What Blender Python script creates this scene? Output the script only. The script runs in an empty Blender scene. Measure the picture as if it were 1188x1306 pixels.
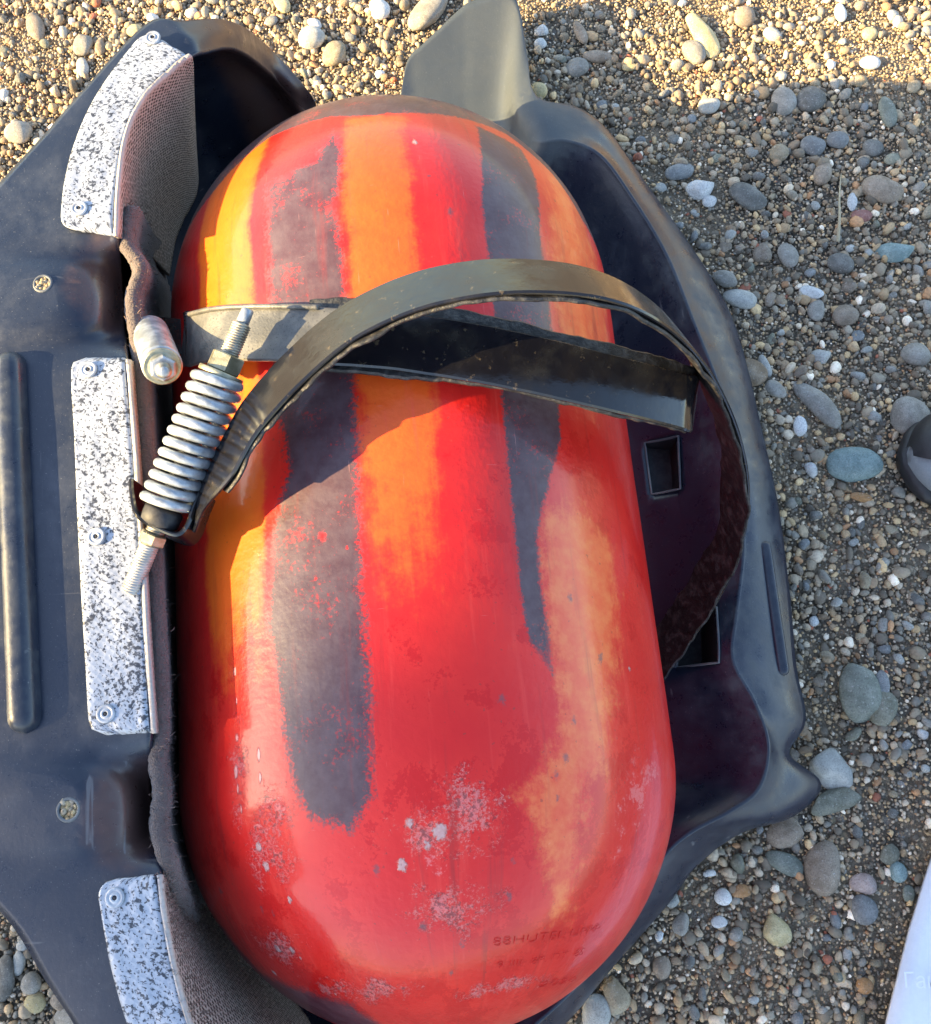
import bpy, bmesh, math, random
import numpy as np
from mathutils import Vector, Matrix
rng = np.random.default_rng(7); random.seed(7)
S = bpy.context.scene
C = S.collection
PI = math.pi
# ------------------------------------------------------------------ camera
F = 1200.0; CX, CY = 594.0, 653.0            # focal length in photo pixels, photo centre
CAM_H, TILT, ROLL = 0.93015, 0.25270, -0.09717
fw = np.array([0, math.sin(TILT), -math.cos(TILT)])
up0 = np.array([0, math.cos(TILT), math.sin(TILT)]); r0 = np.array([1.0, 0, 0])
rt = math.cos(ROLL)*r0 + math.sin(ROLL)*up0
up = -math.sin(ROLL)*r0 + math.cos(ROLL)*up0
CAM = np.array([0, 0, CAM_H])
cam = bpy.data.cameras.new('camera'); cam.sensor_fit = 'VERTICAL'; cam.sensor_height = 36
cam.lens = 36*F/1306; cam.clip_start = 0.01; cam.clip_end = 500
co = bpy.data.objects.new('camera', cam); C.objects.link(co)
co.matrix_world = Matrix(((rt[0], up[0], -fw[0], 0), (rt[1], up[1], -fw[1], 0), (rt[2], up[2], -fw[2], CAM_H), (0, 0, 0, 1)))
S.camera = co
# ------------------------------------------------------------------ sky, sun, exposure
SUN_EL, SUN_AZ = math.radians(22), math.radians(8)     # light travels towards +X, turned SUN_AZ to +Y
sd = Vector((math.cos(SUN_AZ)*math.cos(SUN_EL), math.sin(SUN_AZ)*math.cos(SUN_EL), -math.sin(SUN_EL)))
W = bpy.data.worlds.new('World'); S.world = W; W.use_nodes = True
nt = W.node_tree; bg = nt.nodes['Background']
sky = nt.nodes.new('ShaderNodeTexSky'); sky.sky_type = 'NISHITA'; sky.sun_disc = False
sky.dust_density = 1.0; sky.ozone_density = 0.3; sky.air_density = 1.0; sky.sun_elevation = SUN_EL; sky.sun_rotation = math.atan2(-sd.x, -sd.y) % (2*PI)
nt.links.new(sky.outputs[0], bg.inputs[0]); bg.inputs[1].default_value = 0.12
sl = bpy.data.lights.new('sun', 'SUN'); sl.energy = 5.0; sl.angle = math.radians(0.5); sl.color = (1.0, 0.73, 0.34)
so = bpy.data.objects.new('sun', sl); C.objects.link(so); so.rotation_euler = sd.to_track_quat('-Z', 'Y').to_euler()
so.location = (-3, 0, 3)
S.view_settings.view_transform = 'Standard'; S.view_settings.look = 'None'
S.view_settings.gamma = 1; S.view_settings.exposure = 2.2
S.cycles.max_bounces = 6; S.cycles.diffuse_bounces = 3; S.cycles.glossy_bounces = 3

# ------------------------------------------------------------------ helpers
def at(u, v, z):
    """photo pixel + height above the ground -> point of the place"""
    d = (u-CX)/F*rt - (v-CY)/F*up + fw
    return CAM + d*((z-CAM_H)/d[2])

def link(name, me, mat=None, parent=None, smooth=True):
    o = bpy.data.objects.new(name, me); C.objects.link(o)
    if mat is not None and not me.materials: me.materials.append(mat)
    if parent is not None:
        o.parent = parent; o.matrix_parent_inverse = parent.matrix_world.inverted()
    if smooth and len(me.polygons): me.polygons.foreach_set('use_smooth', [True]*len(me.polygons))
    return o
def mesh(name, verts, faces):
    me = bpy.data.meshes.new(name); me.from_pydata([tuple(map(float, v)) for v in verts], [], [tuple(map(int, f)) for f in faces]); me.update()
    return me
def mk(name, verts, faces, mat, parent=None, smooth=True):
    return link(name, mesh(name, verts, faces), mat, parent, smooth)
def tag(o, label, cat, group=None, kind=None):
    o['label'] = label; o['category'] = cat
    if group: o['group'] = group
    if kind: o['kind'] = kind
    return o
def empty(name, loc=(0, 0, 0)):
    o = bpy.data.objects.new(name, None); C.objects.link(o); o.location = tuple(map(float, loc))
    o.empty_display_size = .02
    bpy.context.view_layer.update()
    return o
def sharp(o, ang=40):
    o.data.set_sharp_from_angle(angle=math.radians(ang)); return o
def cr(P, n, closed=False):
    """Catmull-Rom resample of control points, n samples per span"""
    P = np.asarray(P, float); N = len(P); out = []
    for i in range(N if closed else N-1):
        if closed: a, b, c, d = P[(i-1) % N], P[i], P[(i+1) % N], P[(i+2) % N]
        else: a, b, c, d = P[max(i-1, 0)], P[i], P[i+1], P[min(i+2, N-1)]
        for t in np.arange(n)/n:
            out.append(b + .5*t*((c-a) + t*((2*a-5*b+4*c-d) + t*(3*(b-c)+d-a))))
    if not closed: out.append(P[-1])
    return np.array(out)
def crc(P, n):
    """centripetal Catmull-Rom: tight bends without overshoot"""
    P = np.asarray(P, float); P = np.vstack([2*P[0]-P[1], P, 2*P[-1]-P[-2]]); out = []
    for i in range(1, len(P)-2):
        p0, p1, p2, p3 = P[i-1:i+3]
        t0 = 0; t1 = t0+max(np.linalg.norm(p1-p0), 1e-6)**.5; t2 = t1+max(np.linalg.norm(p2-p1), 1e-6)**.5; t3 = t2+max(np.linalg.norm(p3-p2), 1e-6)**.5
        for t in t1+(t2-t1)*np.arange(n)/n:
            a1 = (t1-t)/(t1-t0)*p0+(t-t0)/(t1-t0)*p1; a2 = (t2-t)/(t2-t1)*p1+(t-t1)/(t2-t1)*p2; a3 = (t3-t)/(t3-t2)*p2+(t-t2)/(t3-t2)*p3
            b1 = (t2-t)/(t2-t0)*a1+(t-t0)/(t2-t0)*a2; b2 = (t3-t)/(t3-t1)*a2+(t-t1)/(t3-t1)*a3
            out.append((t2-t)/(t2-t1)*b1+(t-t1)/(t2-t1)*b2)
    out.append(P[-2]); return np.array(out)
def grid_faces(nr, nc, cr_=False, cc=False):
    f = []
    for i in range(nr if cr_ else nr-1):
        for j in range(nc if cc else nc-1):
            a = i*nc+j; b = i*nc+(j+1) % nc; c = ((i+1) % nr)*nc+(j+1) % nc; d = ((i+1) % nr)*nc+j
            f.append((a, b, c, d))
    return f
def frame(ax):
    ax = np.asarray(ax, float); ax = ax/np.linalg.norm(ax)
    h = np.array([0, 0, 1.]) if abs(ax[2]) < .9 else np.array([1., 0, 0])
    u = np.cross(h, ax); u /= np.linalg.norm(u)
    return ax, u, np.cross(ax, u)
def lathe(A, B, prof, n=24, rotfun=None):
    """prof: (t along A->B in metres, radius); returns verts, faces"""
    A, B = np.asarray(A, float), np.asarray(B, float)
    ax, u, v = frame(B-A); V = []
    for t, r in prof:
        for k in range(n):
            a = 2*PI*k/n
            V.append(A+ax*t+(u*math.cos(a)+v*math.sin(a))*r)
    f = [tuple(reversed(q)) for q in grid_faces(len(prof), n, False, True)]
    f.append(tuple(range(n))); f.append(tuple(reversed(range((len(prof)-1)*n, len(prof)*n))))
    return V, f
def tube(P, r, n=10, closed=False):
    P = np.asarray(P, float); N = len(P); V = []
    T = np.gradient(P, axis=0) if not closed else np.roll(P, -1, 0)-np.roll(P, 1, 0)
    u = None
    for i in range(N):
        t = T[i]/np.linalg.norm(T[i])
        if u is None: u = frame(t)[1]
        u = u-t*(u@t); u /= np.linalg.norm(u); w = np.cross(t, u)
        rr = r if np.isscalar(r) else r[i]
        for k in range(n):
            a = 2*PI*k/n; V.append(P[i]+(u*math.cos(a)+w*math.sin(a))*rr)
    f = grid_faces(N, n, closed, True)
    if not closed: f += [tuple(reversed(range(n))), tuple(range((N-1)*n, N*n))]
    return V, f
def threaded(A, B, r, pitch, n=18, tip=True, depth=.12):
    L = np.linalg.norm(np.asarray(B)-np.asarray(A)); A = np.asarray(A, float)
    ax, u, v = frame(np.asarray(B)-A); m = int(L/pitch*4); V = []
    for i in range(m+1):
        for k in range(n):
            a = 2*PI*k/n; t = L*i/m
            ph = (t/pitch - k/n) % 1.0
            rr = r*(1-depth*abs(2*ph-1)*1.3)
            if tip and (i < 2 or i > m-2): rr *= .8
            V.append(A+ax*t+(u*math.cos(a)+v*math.sin(a))*rr)
    f = [tuple(reversed(q)) for q in grid_faces(m+1, n, False, True)]
    f += [tuple(range(n)), tuple(reversed(range(m*n, (m+1)*n)))]
    return V, f
def vnoise(x, y, sc, seed=0):
    """smooth value noise on arrays"""
    r = np.random.default_rng(seed); G = r.random((64, 64))
    x = np.asarray(x)*sc+17.3; y = np.asarray(y)*sc+9.1
    xi, yi = np.floor(x).astype(int), np.floor(y).astype(int); fx, fy = x-xi, y-yi
    fx = fx*fx*(3-2*fx); fy = fy*fy*(3-2*fy)
    g = lambda a, b: G[a % 64, b % 64]
    return (g(xi, yi)*(1-fx)+g(xi+1, yi)*fx)*(1-fy)+(g(xi, yi+1)*(1-fx)+g(xi+1, yi+1)*fx)*fy

# ------------------------------------------------------------------ material helpers
class N:
    def __init__(s, name):
        s.m = bpy.data.materials.new(name); s.m.use_nodes = True; s.t = s.m.node_tree
        s.b = s.t.nodes['Principled BSDF']; s.L = s.t.links
    def n(s, typ, **kw):
        o = s.t.nodes.new('ShaderNode'+typ)
        for k, v in kw.items(): setattr(o, k, v)
        return o
    def set(s, sock, val):
        if hasattr(val, 'is_output') or isinstance(val, bpy.types.NodeSocket): s.L.new(val, sock)
        else:
            if isinstance(val, tuple) and len(val) == 3 and sock.type == 'RGBA': val = (*val, 1)
            sock.default_value = val
    def bs(s, **kw):
        for k, v in kw.items(): s.set(s.b.inputs[k.replace('_', ' ')], v)
    def obj(s): return s.n('TexCoord').outputs['Object']
    def noise(s, scale, detail=4, rough=.6, vec=None, dist=0):
        o = s.n('TexNoise'); o.inputs['Scale'].default_value = scale; o.inputs['Detail'].default_value = detail
        o.inputs['Roughness'].default_value = rough; o.inputs['Distortion'].default_value = dist
        s.L.new(vec if vec is not None else s.obj(), o.inputs['Vector']); return o.outputs['Fac']
    def vor(s, scale, vec=None, feature='F1', out='Distance', rnd=1):
        o = s.n('TexVoronoi', feature=feature); o.inputs['Scale'].default_value = scale
        o.inputs['Randomness'].default_value = rnd
        s.L.new(vec if vec is not None else s.obj(), o.inputs['Vector']); return o.outputs[out]
    def ramp(s, fac, *stops, interp='LINEAR'):
        o = s.n('ValToRGB'); e = o.color_ramp; e.interpolation = interp
        while len(e.elements) > 1: e.elements.remove(e.elements[-1])
        for i, (p, c) in enumerate(stops):
            if not isinstance(c, tuple): c = (c, c, c)
            el = e.elements[0] if i == 0 else e.elements.new(p)
            el.position = p; el.color = (*c, 1)
        s.L.new(fac, o.inputs['Fac']); return o.outputs['Color']
    def math(s, op, a, b=0.0, c=0.0, clamp=False):
        o = s.n('Math', operation=op, use_clamp=clamp)
        for i, v in enumerate((a, b, c)): s.set(o.inputs[i], v)
        return o.outputs[0]
    def mix(s, fac, a, b, mode='MIX'):
        o = s.n('Mix', data_type='RGBA', blend_type=mode)
        s.set(o.inputs[0], fac); s.set(o.inputs[6], a); s.set(o.inputs[7], b); return o.outputs[2]
    def ss(s, v, lo, hi):
        o = s.n('MapRange', interpolation_type='SMOOTHSTEP'); s.set(o.inputs[0], v)
        o.inputs[1].default_value = lo; o.inputs[2].default_value = hi; return o.outputs[0]
    def attr(s, name, out='Fac'):
        o = s.n('Attribute', attribute_name=name); return o.outputs[out]
    def mapping(s, vec, scale=(1, 1, 1), rot=(0, 0, 0)):
        o = s.n('Mapping'); s.L.new(vec, o.inputs[0]); o.inputs['Scale'].default_value = scale; o.inputs['Rotation'].default_value = rot
        return o.outputs[0]
    def bump(s, h, strength=.3, dist=.001, prev=None):
        o = s.n('Bump'); o.inputs['Strength'].default_value = strength; o.inputs['Distance'].default_value = dist
        s.L.new(h, o.inputs['Height'])
        if prev is not None: s.L.new(prev, o.inputs['Normal'])
        return o.outputs['Normal']

def mat_plastic():
    k = N('black_plastic'); n1 = k.noise(14, 5); n2 = k.noise(420, 2); n3 = k.noise(55, 4, .7)
    dust = k.ss(k.math('ADD', k.math('MULTIPLY', n1, .7), k.math('MULTIPLY', n3, .3)), .48, .68)
    col = k.mix(dust, (.011, .016, .032), (.034, .041, .060))
    dz = k.ss(k.math('ADD', k.attr('dust'), k.math('MULTIPLY', k.math('SUBTRACT', n3, .5), .8)), .25, .75)
    col = k.mix(dz, col, k.mix(n1, (.030, .041, .053), (.058, .067, .074)))
    rs = k.ss(k.math('ADD', k.attr('stain'), k.math('MULTIPLY', k.math('SUBTRACT', n3, .5), .6)), .2, .8)
    col = k.mix(k.math('MULTIPLY', rs, .85), col, (.085, .045, .036))  # cylinder's reflection painted in the dents, brown dust in the corner
    spk = k.ss(k.noise(900, 1), .70, .78)
    col = k.mix(k.math('MULTIPLY', spk, .5), col, (.20, .20, .20))
    scr = k.ss(k.noise(90, 3, .6, k.mapping(k.obj(), (1, .05, 1), (0, 0, .5))), .69, .74)
    col = k.mix(k.math('MULTIPLY', scr, .5), col, (.16, .16, .17))
    scb = k.ss(k.noise(60, 4, .7, k.mapping(k.obj(), (.06, 1, 1), (0, 0, -.3))), .68, .72)
    col = k.mix(k.math('MULTIPLY', scb, .4), col, (.13, .13, .135))
    k.bs(Base_Color=col, Roughness=k.math('ADD', k.ramp(n3, (.3, .24), (.7, .40)), k.math('MULTIPLY', dz, .25)), Specular_IOR_Level=.6)
    k.bs(Normal=k.bump(n2, .18, .0005, k.bump(n1, .10, .004)))
    return k.m
def mat_plastic_pale():
    k = N('dusty_grey_plastic'); n1 = k.noise(22, 5); n2 = k.noise(500, 2)
    col = k.mix(k.ss(n1, .35, .68), (.085, .095, .11), (.20, .20, .19))
    k.bs(Base_Color=col, Roughness=.55, Normal=k.bump(n2, .3, .0006)); return k.m
def mat_foil():
    k = N('embossed_foil'); uv = k.attr('puv', 'Vector')
    a = k.vor(1.0, k.mapping(uv, (260, 260, 1), (0, 0, .7)), rnd=.25)
    n1 = k.noise(1, 3, .65, k.mapping(uv, (310, 270, 1), (0, 0, .55)))
    n2 = k.noise(1, 2, .5, k.mapping(uv, (48, 48, 1)))
    f = k.math('ADD', n1, k.math('MULTIPLY', k.math('SUBTRACT', n2, .5), .40))
    spot = k.math('MAXIMUM', k.ss(f, .52, .63), k.ss(k.noise(1, 1, .5, k.mapping(uv, (520, 520, 1))), .60, .66))
    col = k.mix(spot, (.37, .40, .46), (.05, .055, .07))
    fold = k.attr('fold')
    felt = k.mix(k.noise(1, 3, .6, k.mapping(uv, (700, 700, 1))), (.29, .245, .22), (.54, .47, .43))
    felt = k.mix(k.math('MULTIPLY', k.ss(a, .50, .26), k.ss(fold, .7, 1.0)), felt, (.03, .022, .02))
    w = k.ss(k.math('ADD', fold, k.math('MULTIPLY', k.math('SUBTRACT', k.noise(1, 3, .6, k.mapping(uv, (500, 500, 1))), .5), .5)), .38, .62)
    col = k.mix(w, col, felt)
    k.bs(Base_Color=col, Metallic=k.math('MULTIPLY', k.math('SUBTRACT', 1.0, w), .25), Roughness=k.math('ADD', .38, k.math('MULTIPLY', w, .4)))
    k.bs(Normal=k.bump(a, .28, .0010, k.bump(n1, .25, .0008)))
    return k.m
def mat_felt():
    k = N('dark_felt'); n1 = k.noise(700, 3); n2 = k.noise(40, 4)
    col = k.mix(n2, (.07, .055, .052), (.17, .13, .12))
    col = k.mix(k.ss(n1, .55, .75), col, (.16, .12, .115))
    k.bs(Base_Color=col, Roughness=.95, Normal=k.bump(n1, .9, .002), Sheen_Weight=.3); return k.m
def mat_strap():
    k = N('black_painted_steel'); n1 = k.noise(38, 5, .65); n2 = k.noise(300, 3)
    dust = k.ss(n1, .46, .74)
    col = k.mix(k.math('MULTIPLY', dust, .8), (.007, .007, .010), (.022, .019, .015))
    col = k.mix(k.math('MULTIPLY', k.ss(k.noise(150, 4, .7), .62, .70), .6), col, (.10, .075, .045))
    k.bs(Base_Color=col, Roughness=k.ramp(n1, (.4, .10), (.75, .36)), Specular_IOR_Level=.5, Coat_Weight=.2, Coat_Roughness=.08, Normal=k.bump(n2, .12, .0005, k.bump(n1, .12, .002))); return k.m
def mat_rubber():
    k = N('torn_rubber'); n1 = k.noise(120, 4, .7)
    col = k.mix(k.ss(n1, .45, .7), (.010, .010, .011), (.060, .058, .056))
    k.bs(Base_Color=col, Roughness=.5, Normal=k.bump(n1, .8, .002)); return k.m
def mat_grey_steel():
    k = N('dusty_grey_steel'); n1 = k.noise(60, 5); n2 = k.noise(650, 2)
    col = k.mix(k.ss(n1, .35, .65), (.085, .087, .088), (.16, .157, .148))
    col = k.mix(k.ss(n2, .6, .72), col, (.05, .048, .045))
    k.bs(Base_Color=col, Roughness=.5, Metallic=.35, Normal=k.bump(n2, .4, .0006)); return k.m
def mat_zinc(name, c1, c2, metal=.8, rough=.36):
    k = N(name); n1 = k.noise(110, 4, .65); n2 = k.noise(900, 2)
    col = k.mix(k.ss(n1, .35, .65), c1, c2)
    k.bs(Base_Color=col, Metallic=metal, Roughness=k.ramp(n1, (.3, rough), (.7, rough+.22)), Normal=k.bump(n2, .3, .0004)); return k.m
M = dict(plastic=mat_plastic(), pale=mat_plastic_pale(), foil=mat_foil(), felt=mat_felt(), strap=mat_strap(), rubber=mat_rubber(),
         steel=mat_grey_steel(),
         zinc=mat_zinc('zinc_plated_steel', (.27, .30, .335), (.45, .485, .52), .55, .34),
         rod=mat_zinc('dull_threaded_steel', (.26, .24, .19), (.48, .45, .38), .7, .4),
         rodlight=mat_zinc('pale_threaded_steel', (.30, .29, .27), (.48, .46, .43), .5, .4),
         gold=mat_zinc('yellow_passivated_steel', (.26, .245, .16), (.42, .40, .30), .75, .34),
         washer=mat_zinc('dull_washer', (.32, .34, .38), (.50, .52, .56), .4, .4),
         dark=mat_zinc('dark_pin', (.02, .02, .025), (.05, .05, .055), .3, .5))

def mat_stone():
    k = N('stone'); oi = k.n('ObjectInfo'); c = oi.outputs['Color']; v = k.obj()
    off = k.n('VectorMath', operation='ADD'); k.L.new(v, off.inputs[0])
    cmb = k.n('CombineXYZ'); r = k.math('MULTIPLY', oi.outputs['Random'], 37.0); k.L.new(r, cmb.inputs[0]); k.L.new(r, cmb.inputs[1]); k.L.new(cmb.outputs[0], off.inputs[1])
    p = off.outputs[0]
    geo = k.n('NewGeometry').outputs['Position']
    n1 = k.noise(75, 5, .65, geo); n2 = k.noise(700, 5, .85, geo)
    p = geo
    col = k.mix(k.ss(n1, .3, .7), k.mix(.30, c, (.02, .02, .02)), k.mix(.14, c, (.75, .72, .66)))
    col = k.mix(k.math('MULTIPLY', k.ss(n2, .46, .66), .75), col, k.mix(.7, c, (.02, .018, .016)))
    col = k.mix(k.math('MULTIPLY', k.ss(k.noise(420, 3, .65, p), .60, .7), .5), col, (.55, .53, .5))
    k.bs(Base_Color=col, Roughness=.75, Normal=k.bump(n2, .7, .0010, k.bump(n1, .4, .004))); return k.m
PEB = [(.00, (.085, .080, .072)), (.09, (.13, .122, .108)), (.20, (.19, .175, .150)), (.33, (.15, .16, .165)), (.40, (.25, .22, .175)), (.50, (.30, .24, .165)),
       (.60, (.19, .155, .12)), (.68, (.33, .30, .255)), (.76, (.42, .34, .22)), (.83, (.22, .22, .205)), (.89, (.32, .20, .12)), (.92, (.42, .40, .36)), (.965, (.66, .65, .62)), (.99, (.24, .09, .06))]
def mat_pebbles():
    k = N('pebbles'); oi = k.n('ObjectInfo'); r = oi.outputs['Random']
    c = k.ramp(r, *PEB, interp='CONSTANT')
    r2 = k.math('FRACT', k.math('MULTIPLY', r, 917.3))
    c = k.mix(1.0, c, (1.18, 1.0, .80), 'MULTIPLY')
    c = k.mix(1.0, c, k.ramp(r2, (0, 1.25), (1, 2.2)), 'MULTIPLY')
    n1 = k.noise(2.6, 5, .8); col = k.mix(k.ss(n1, .3, .75), c, k.mix(.5, c, (.10, .088, .072)))
    k.bs(Base_Color=col, Roughness=.72, Normal=k.bump(n1, .35, .12)); return k.m
def mat_ground():
    k = N('sandy_gravel'); v = k.obj()
    n1 = k.noise(6, 5, .6); n2 = k.noise(700, 3)
    cells = k.vor(120, v, out='Color'); g = k.n('SeparateColor'); k.L.new(cells, g.inputs[0])
    c = k.ramp(g.outputs[0], *PEB, interp='CONSTANT')
    dist = k.vor(120, v)
    col = k.mix(k.ss(dist, .35, .6), c, (.12, .10, .075))
    sand = k.mix(n2, (.27, .215, .15), (.50, .40, .28))
    col = k.mix(k.ss(n1, .35, .6), col, sand)
    k.bs(Base_Color=col, Roughness=.9, Normal=k.bump(n2, .8, .003, k.bump(dist, .6, .004))); return k.m
M['stone'] = mat_stone(); M['pebbles'] = mat_pebbles(); M['ground'] = mat_ground()

# ------------------------------------------------------------------ the ground
def gz(x, y):
    x = np.asarray(x, float); y = np.asarray(y, float)
    h = (vnoise(x, y, 3.1, 1)-.5)*.018+(vnoise(x, y, 9., 2)-.5)*.010+(vnoise(x, y, 26., 3)-.5)*.005
    r = np.hypot(x, y-.3); return h*np.clip((30-r)/20, 0, 1)
gx = np.concatenate([-np.geomspace(60, 1.35, 14), np.linspace(-1.3, 1.3, 150), np.geomspace(1.35, 60, 14)])
gy = np.concatenate([.3-np.geomspace(60, 1.35, 14), np.linspace(-1.0, 1.6, 150), .3+np.geomspace(1.35, 60, 14)])
XX, YY = np.meshgrid(gx, gy); ZZ = gz(XX, YY)-.004
g = mk('ground', np.stack([XX, YY, ZZ], -1).reshape(-1, 3), grid_faces(len(gy), len(gx)), M['ground']); g['kind'] = 'structure'

# ------------------------------------------------------------------ unseen block added far left to shade the lower half
def box(x0, x1, y0, y1, z0, z1):
    V = [(x, y, z) for x in (x0, x1) for y in (y0, y1) for z in (z0, z1)]
    return V, [(0, 1, 3, 2), (4, 6, 7, 5), (0, 4, 5, 1), (2, 3, 7, 6), (0, 2, 6, 4), (1, 5, 7, 3)]
kk = N('grey_render'); kk.bs(Base_Color=kk.mix(kk.noise(2, 5), (.28, .27, .25), (.40, .38, .35)), Roughness=.9)
kr = N('occluder_roof_sheet'); kr.bs(Base_Color=(.10, .07, .06), Roughness=.6)  # material of the added shade caster only
EDGE_Y = .105-17.9*math.tan(SUN_AZ)
bd = empty('occluder', (-16.5, EDGE_Y-4, 0))
mk('occluder_wall', *box(-18, -15, EDGE_Y-8, EDGE_Y, -.1, 8), kk.m, bd, False)  # main block of the added shade caster
mk('occluder_roof', *box(-18.2, -14.97, EDGE_Y-8.2, EDGE_Y+.002, 8.003, 8.2), kr.m, bd, False)
dr = mk('occluder_door', *box(-14.997, -14.95, EDGE_Y-5.5, EDGE_Y-3, 0, 2.3), kr.m, bd, False)
mk('occluder_handle', *box(-14.949, -14.9, EDGE_Y-3.4, EDGE_Y-3.3, 1.0, 1.15), M['zinc'], dr, False)
tag(bd, 'added unseen plain grey rendered garage standing far off to the left of the tray', 'building')  # unseen block added to shade the lower half

# ------------------------------------------------------------------ the tank
TX, TR, TZ, TY0, TY1 = -.04512, .18, .20, -.00453, .35524
def tank_pt(thd, v, dr=0.0):
    th = math.radians(thd); r = TR+dr
    if v > TY1: ph = (v-TY1)/TR; return np.array([TX+r*math.cos(ph)*math.sin(th), TY1+r*math.sin(ph), TZ+r*math.cos(ph)*math.cos(th)])
    if v < TY0: ph = (TY0-v)/TR; return np.array([TX+r*math.cos(ph)*math.sin(th), TY0-r*math.sin(ph), TZ+r*math.cos(ph)*math.cos(th)])
    return np.array([TX+r*math.sin(th), v, TZ+r*math.cos(th)])
POLY = {
 'A': [(-23.7, .3937), (-11.6, .402), (-7.5, .4336), (-4.3, .4079), (-6.0, .3608), (-5.5, .3199), (-5.4, .2751), (-5.2, .2371), (-5.3, .1749), (-5.6, .116), (-6.3, .0331), (-6.8, -.0168), (-11.6, -.0358), (-19.9, -.0265), (-23.1, -.0061), (-25.1, .0393), (-27.7, .0873), (-25.5, .1402), (-21, .1824), (-22.9, .2375), (-23.0, .293), (-22.9, .3332)],
 'B': [(30.2, .4461), (24.9, .3668), (25.0, .3189), (25.1, .2507), (24.6, .1912), (24.2, .1397), (24.0, .0905), (24.9, .0618), (29.3, .0415), (29.5, .0709), (29.0, .1001), (29.5, .13), (33.6, .1615), (38.7, .1953), (40.1, .2407), (40.3, .2991), (40.4, .3478), (43.1, .3982), (43.8, .4348)],
 'O': [(31.3, .1455), (42.0, .1533), (52.6, .1247), (50.4, .0715), (45.4, .0313), (38.9, -.0172), (34.1, -.0281), (32.7, -.0677), (32.1, -.1066), (27.4, -.0998), (23.0, -.0501), (18.5, -.0231), (24.0, -.0131), (29.2, .0147), (29.3, .0415), (27.7, .071), (28.3, .1099)],
 'U': [(54.9, .4476), (60.3, .4038), (66.7, .3639), (70.0, .3193), (65.5, .2684), (41.2, .2471), (41.6, .3001), (41.7, .3491)],
 'G': [(-62, -.085), (-55.0, -.1273), (-34.8, -.1402), (-23.8, -.1491), (-20, -.20), (-49.2, -.20), (-75, -.15), (-75, -.0939)],
}
SPOTS = [('w', -3.1, -.056, 11), ('w', -27.9, -.0726, 7), ('w', -28.1, -.1438, 5), ('w', 51.6, .0445, 6), ('w', 11.9, .4113, 8), ('w', -1.0, -.0334, 10), ('w', 4.2, -.0401, 15), ('w', 1.9, -.0464, 9), ('w', -31.6, -.0518, 10), ('w', -32.6, -.0402, 8), ('w', -37.4, -.1062, 9), ('w', -32.9, -.1068, 8), ('w', -46.2, -.1274, 8), ('w', -31.6, -.1127, 5),
 ('r', -14.0, .1366, 11), ('r', -15.7, .1115, 5), ('r', -9, .128, 4), ('d', 35.8, .0894, 8), ('d', 33.0, .0149, 8), ('d', 30.0, -.0059, 9), ('d', 27.5, -.0163, 8), ('d', 27.5, -.0287, 6), ('d', -49.9, -.0681, 8), ('d', -36.7, -.0786, 6), ('d', -33.7, -.0806, 6), ('d', 7.4, -.1094, 10), ('d', 4.5, -.1292, 8), ('d', -.5, -.0943, 9), ('d', 18.0, -.0617, 8), ('d', 17.3, -.0825, 8), ('d', 42.0, .051, 10), ('d', 18.0, .0308, 11), ('d', 17.7, .3516, 9), ('d', 13.9, .3787, 6), ('d', 18.4, .3862, 5), ('d', 3.2, -.0758, 8), ('d', -8.1, -.0578, 9)]
def sdist(px, py, poly):
    """signed distance (inside > 0) to a polygon, arrays"""
    P = np.asarray(poly); d = np.full(px.shape, 1e9); ins = np.zeros(px.shape, bool)
    for i in range(len(P)):
        a, b = P[i], P[(i+1) % len(P)]; e = b-a
        t = np.clip(((px-a[0])*e[0]+(py-a[1])*e[1])/(e@e+1e-12), 0, 1)
        d = np.minimum(d, np.hypot(px-a[0]-t*e[0], py-a[1]-t*e[1]))
        c = (a[1] > py) != (b[1] > py)
        with np.errstate(divide='ignore', invalid='ignore'):
            xx = (b[0]-a[0])*(py-a[1])/(b[1]-a[1]+1e-12)+a[0]
        ins ^= c & (px < xx)
    return np.where(ins, d, -d)
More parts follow.
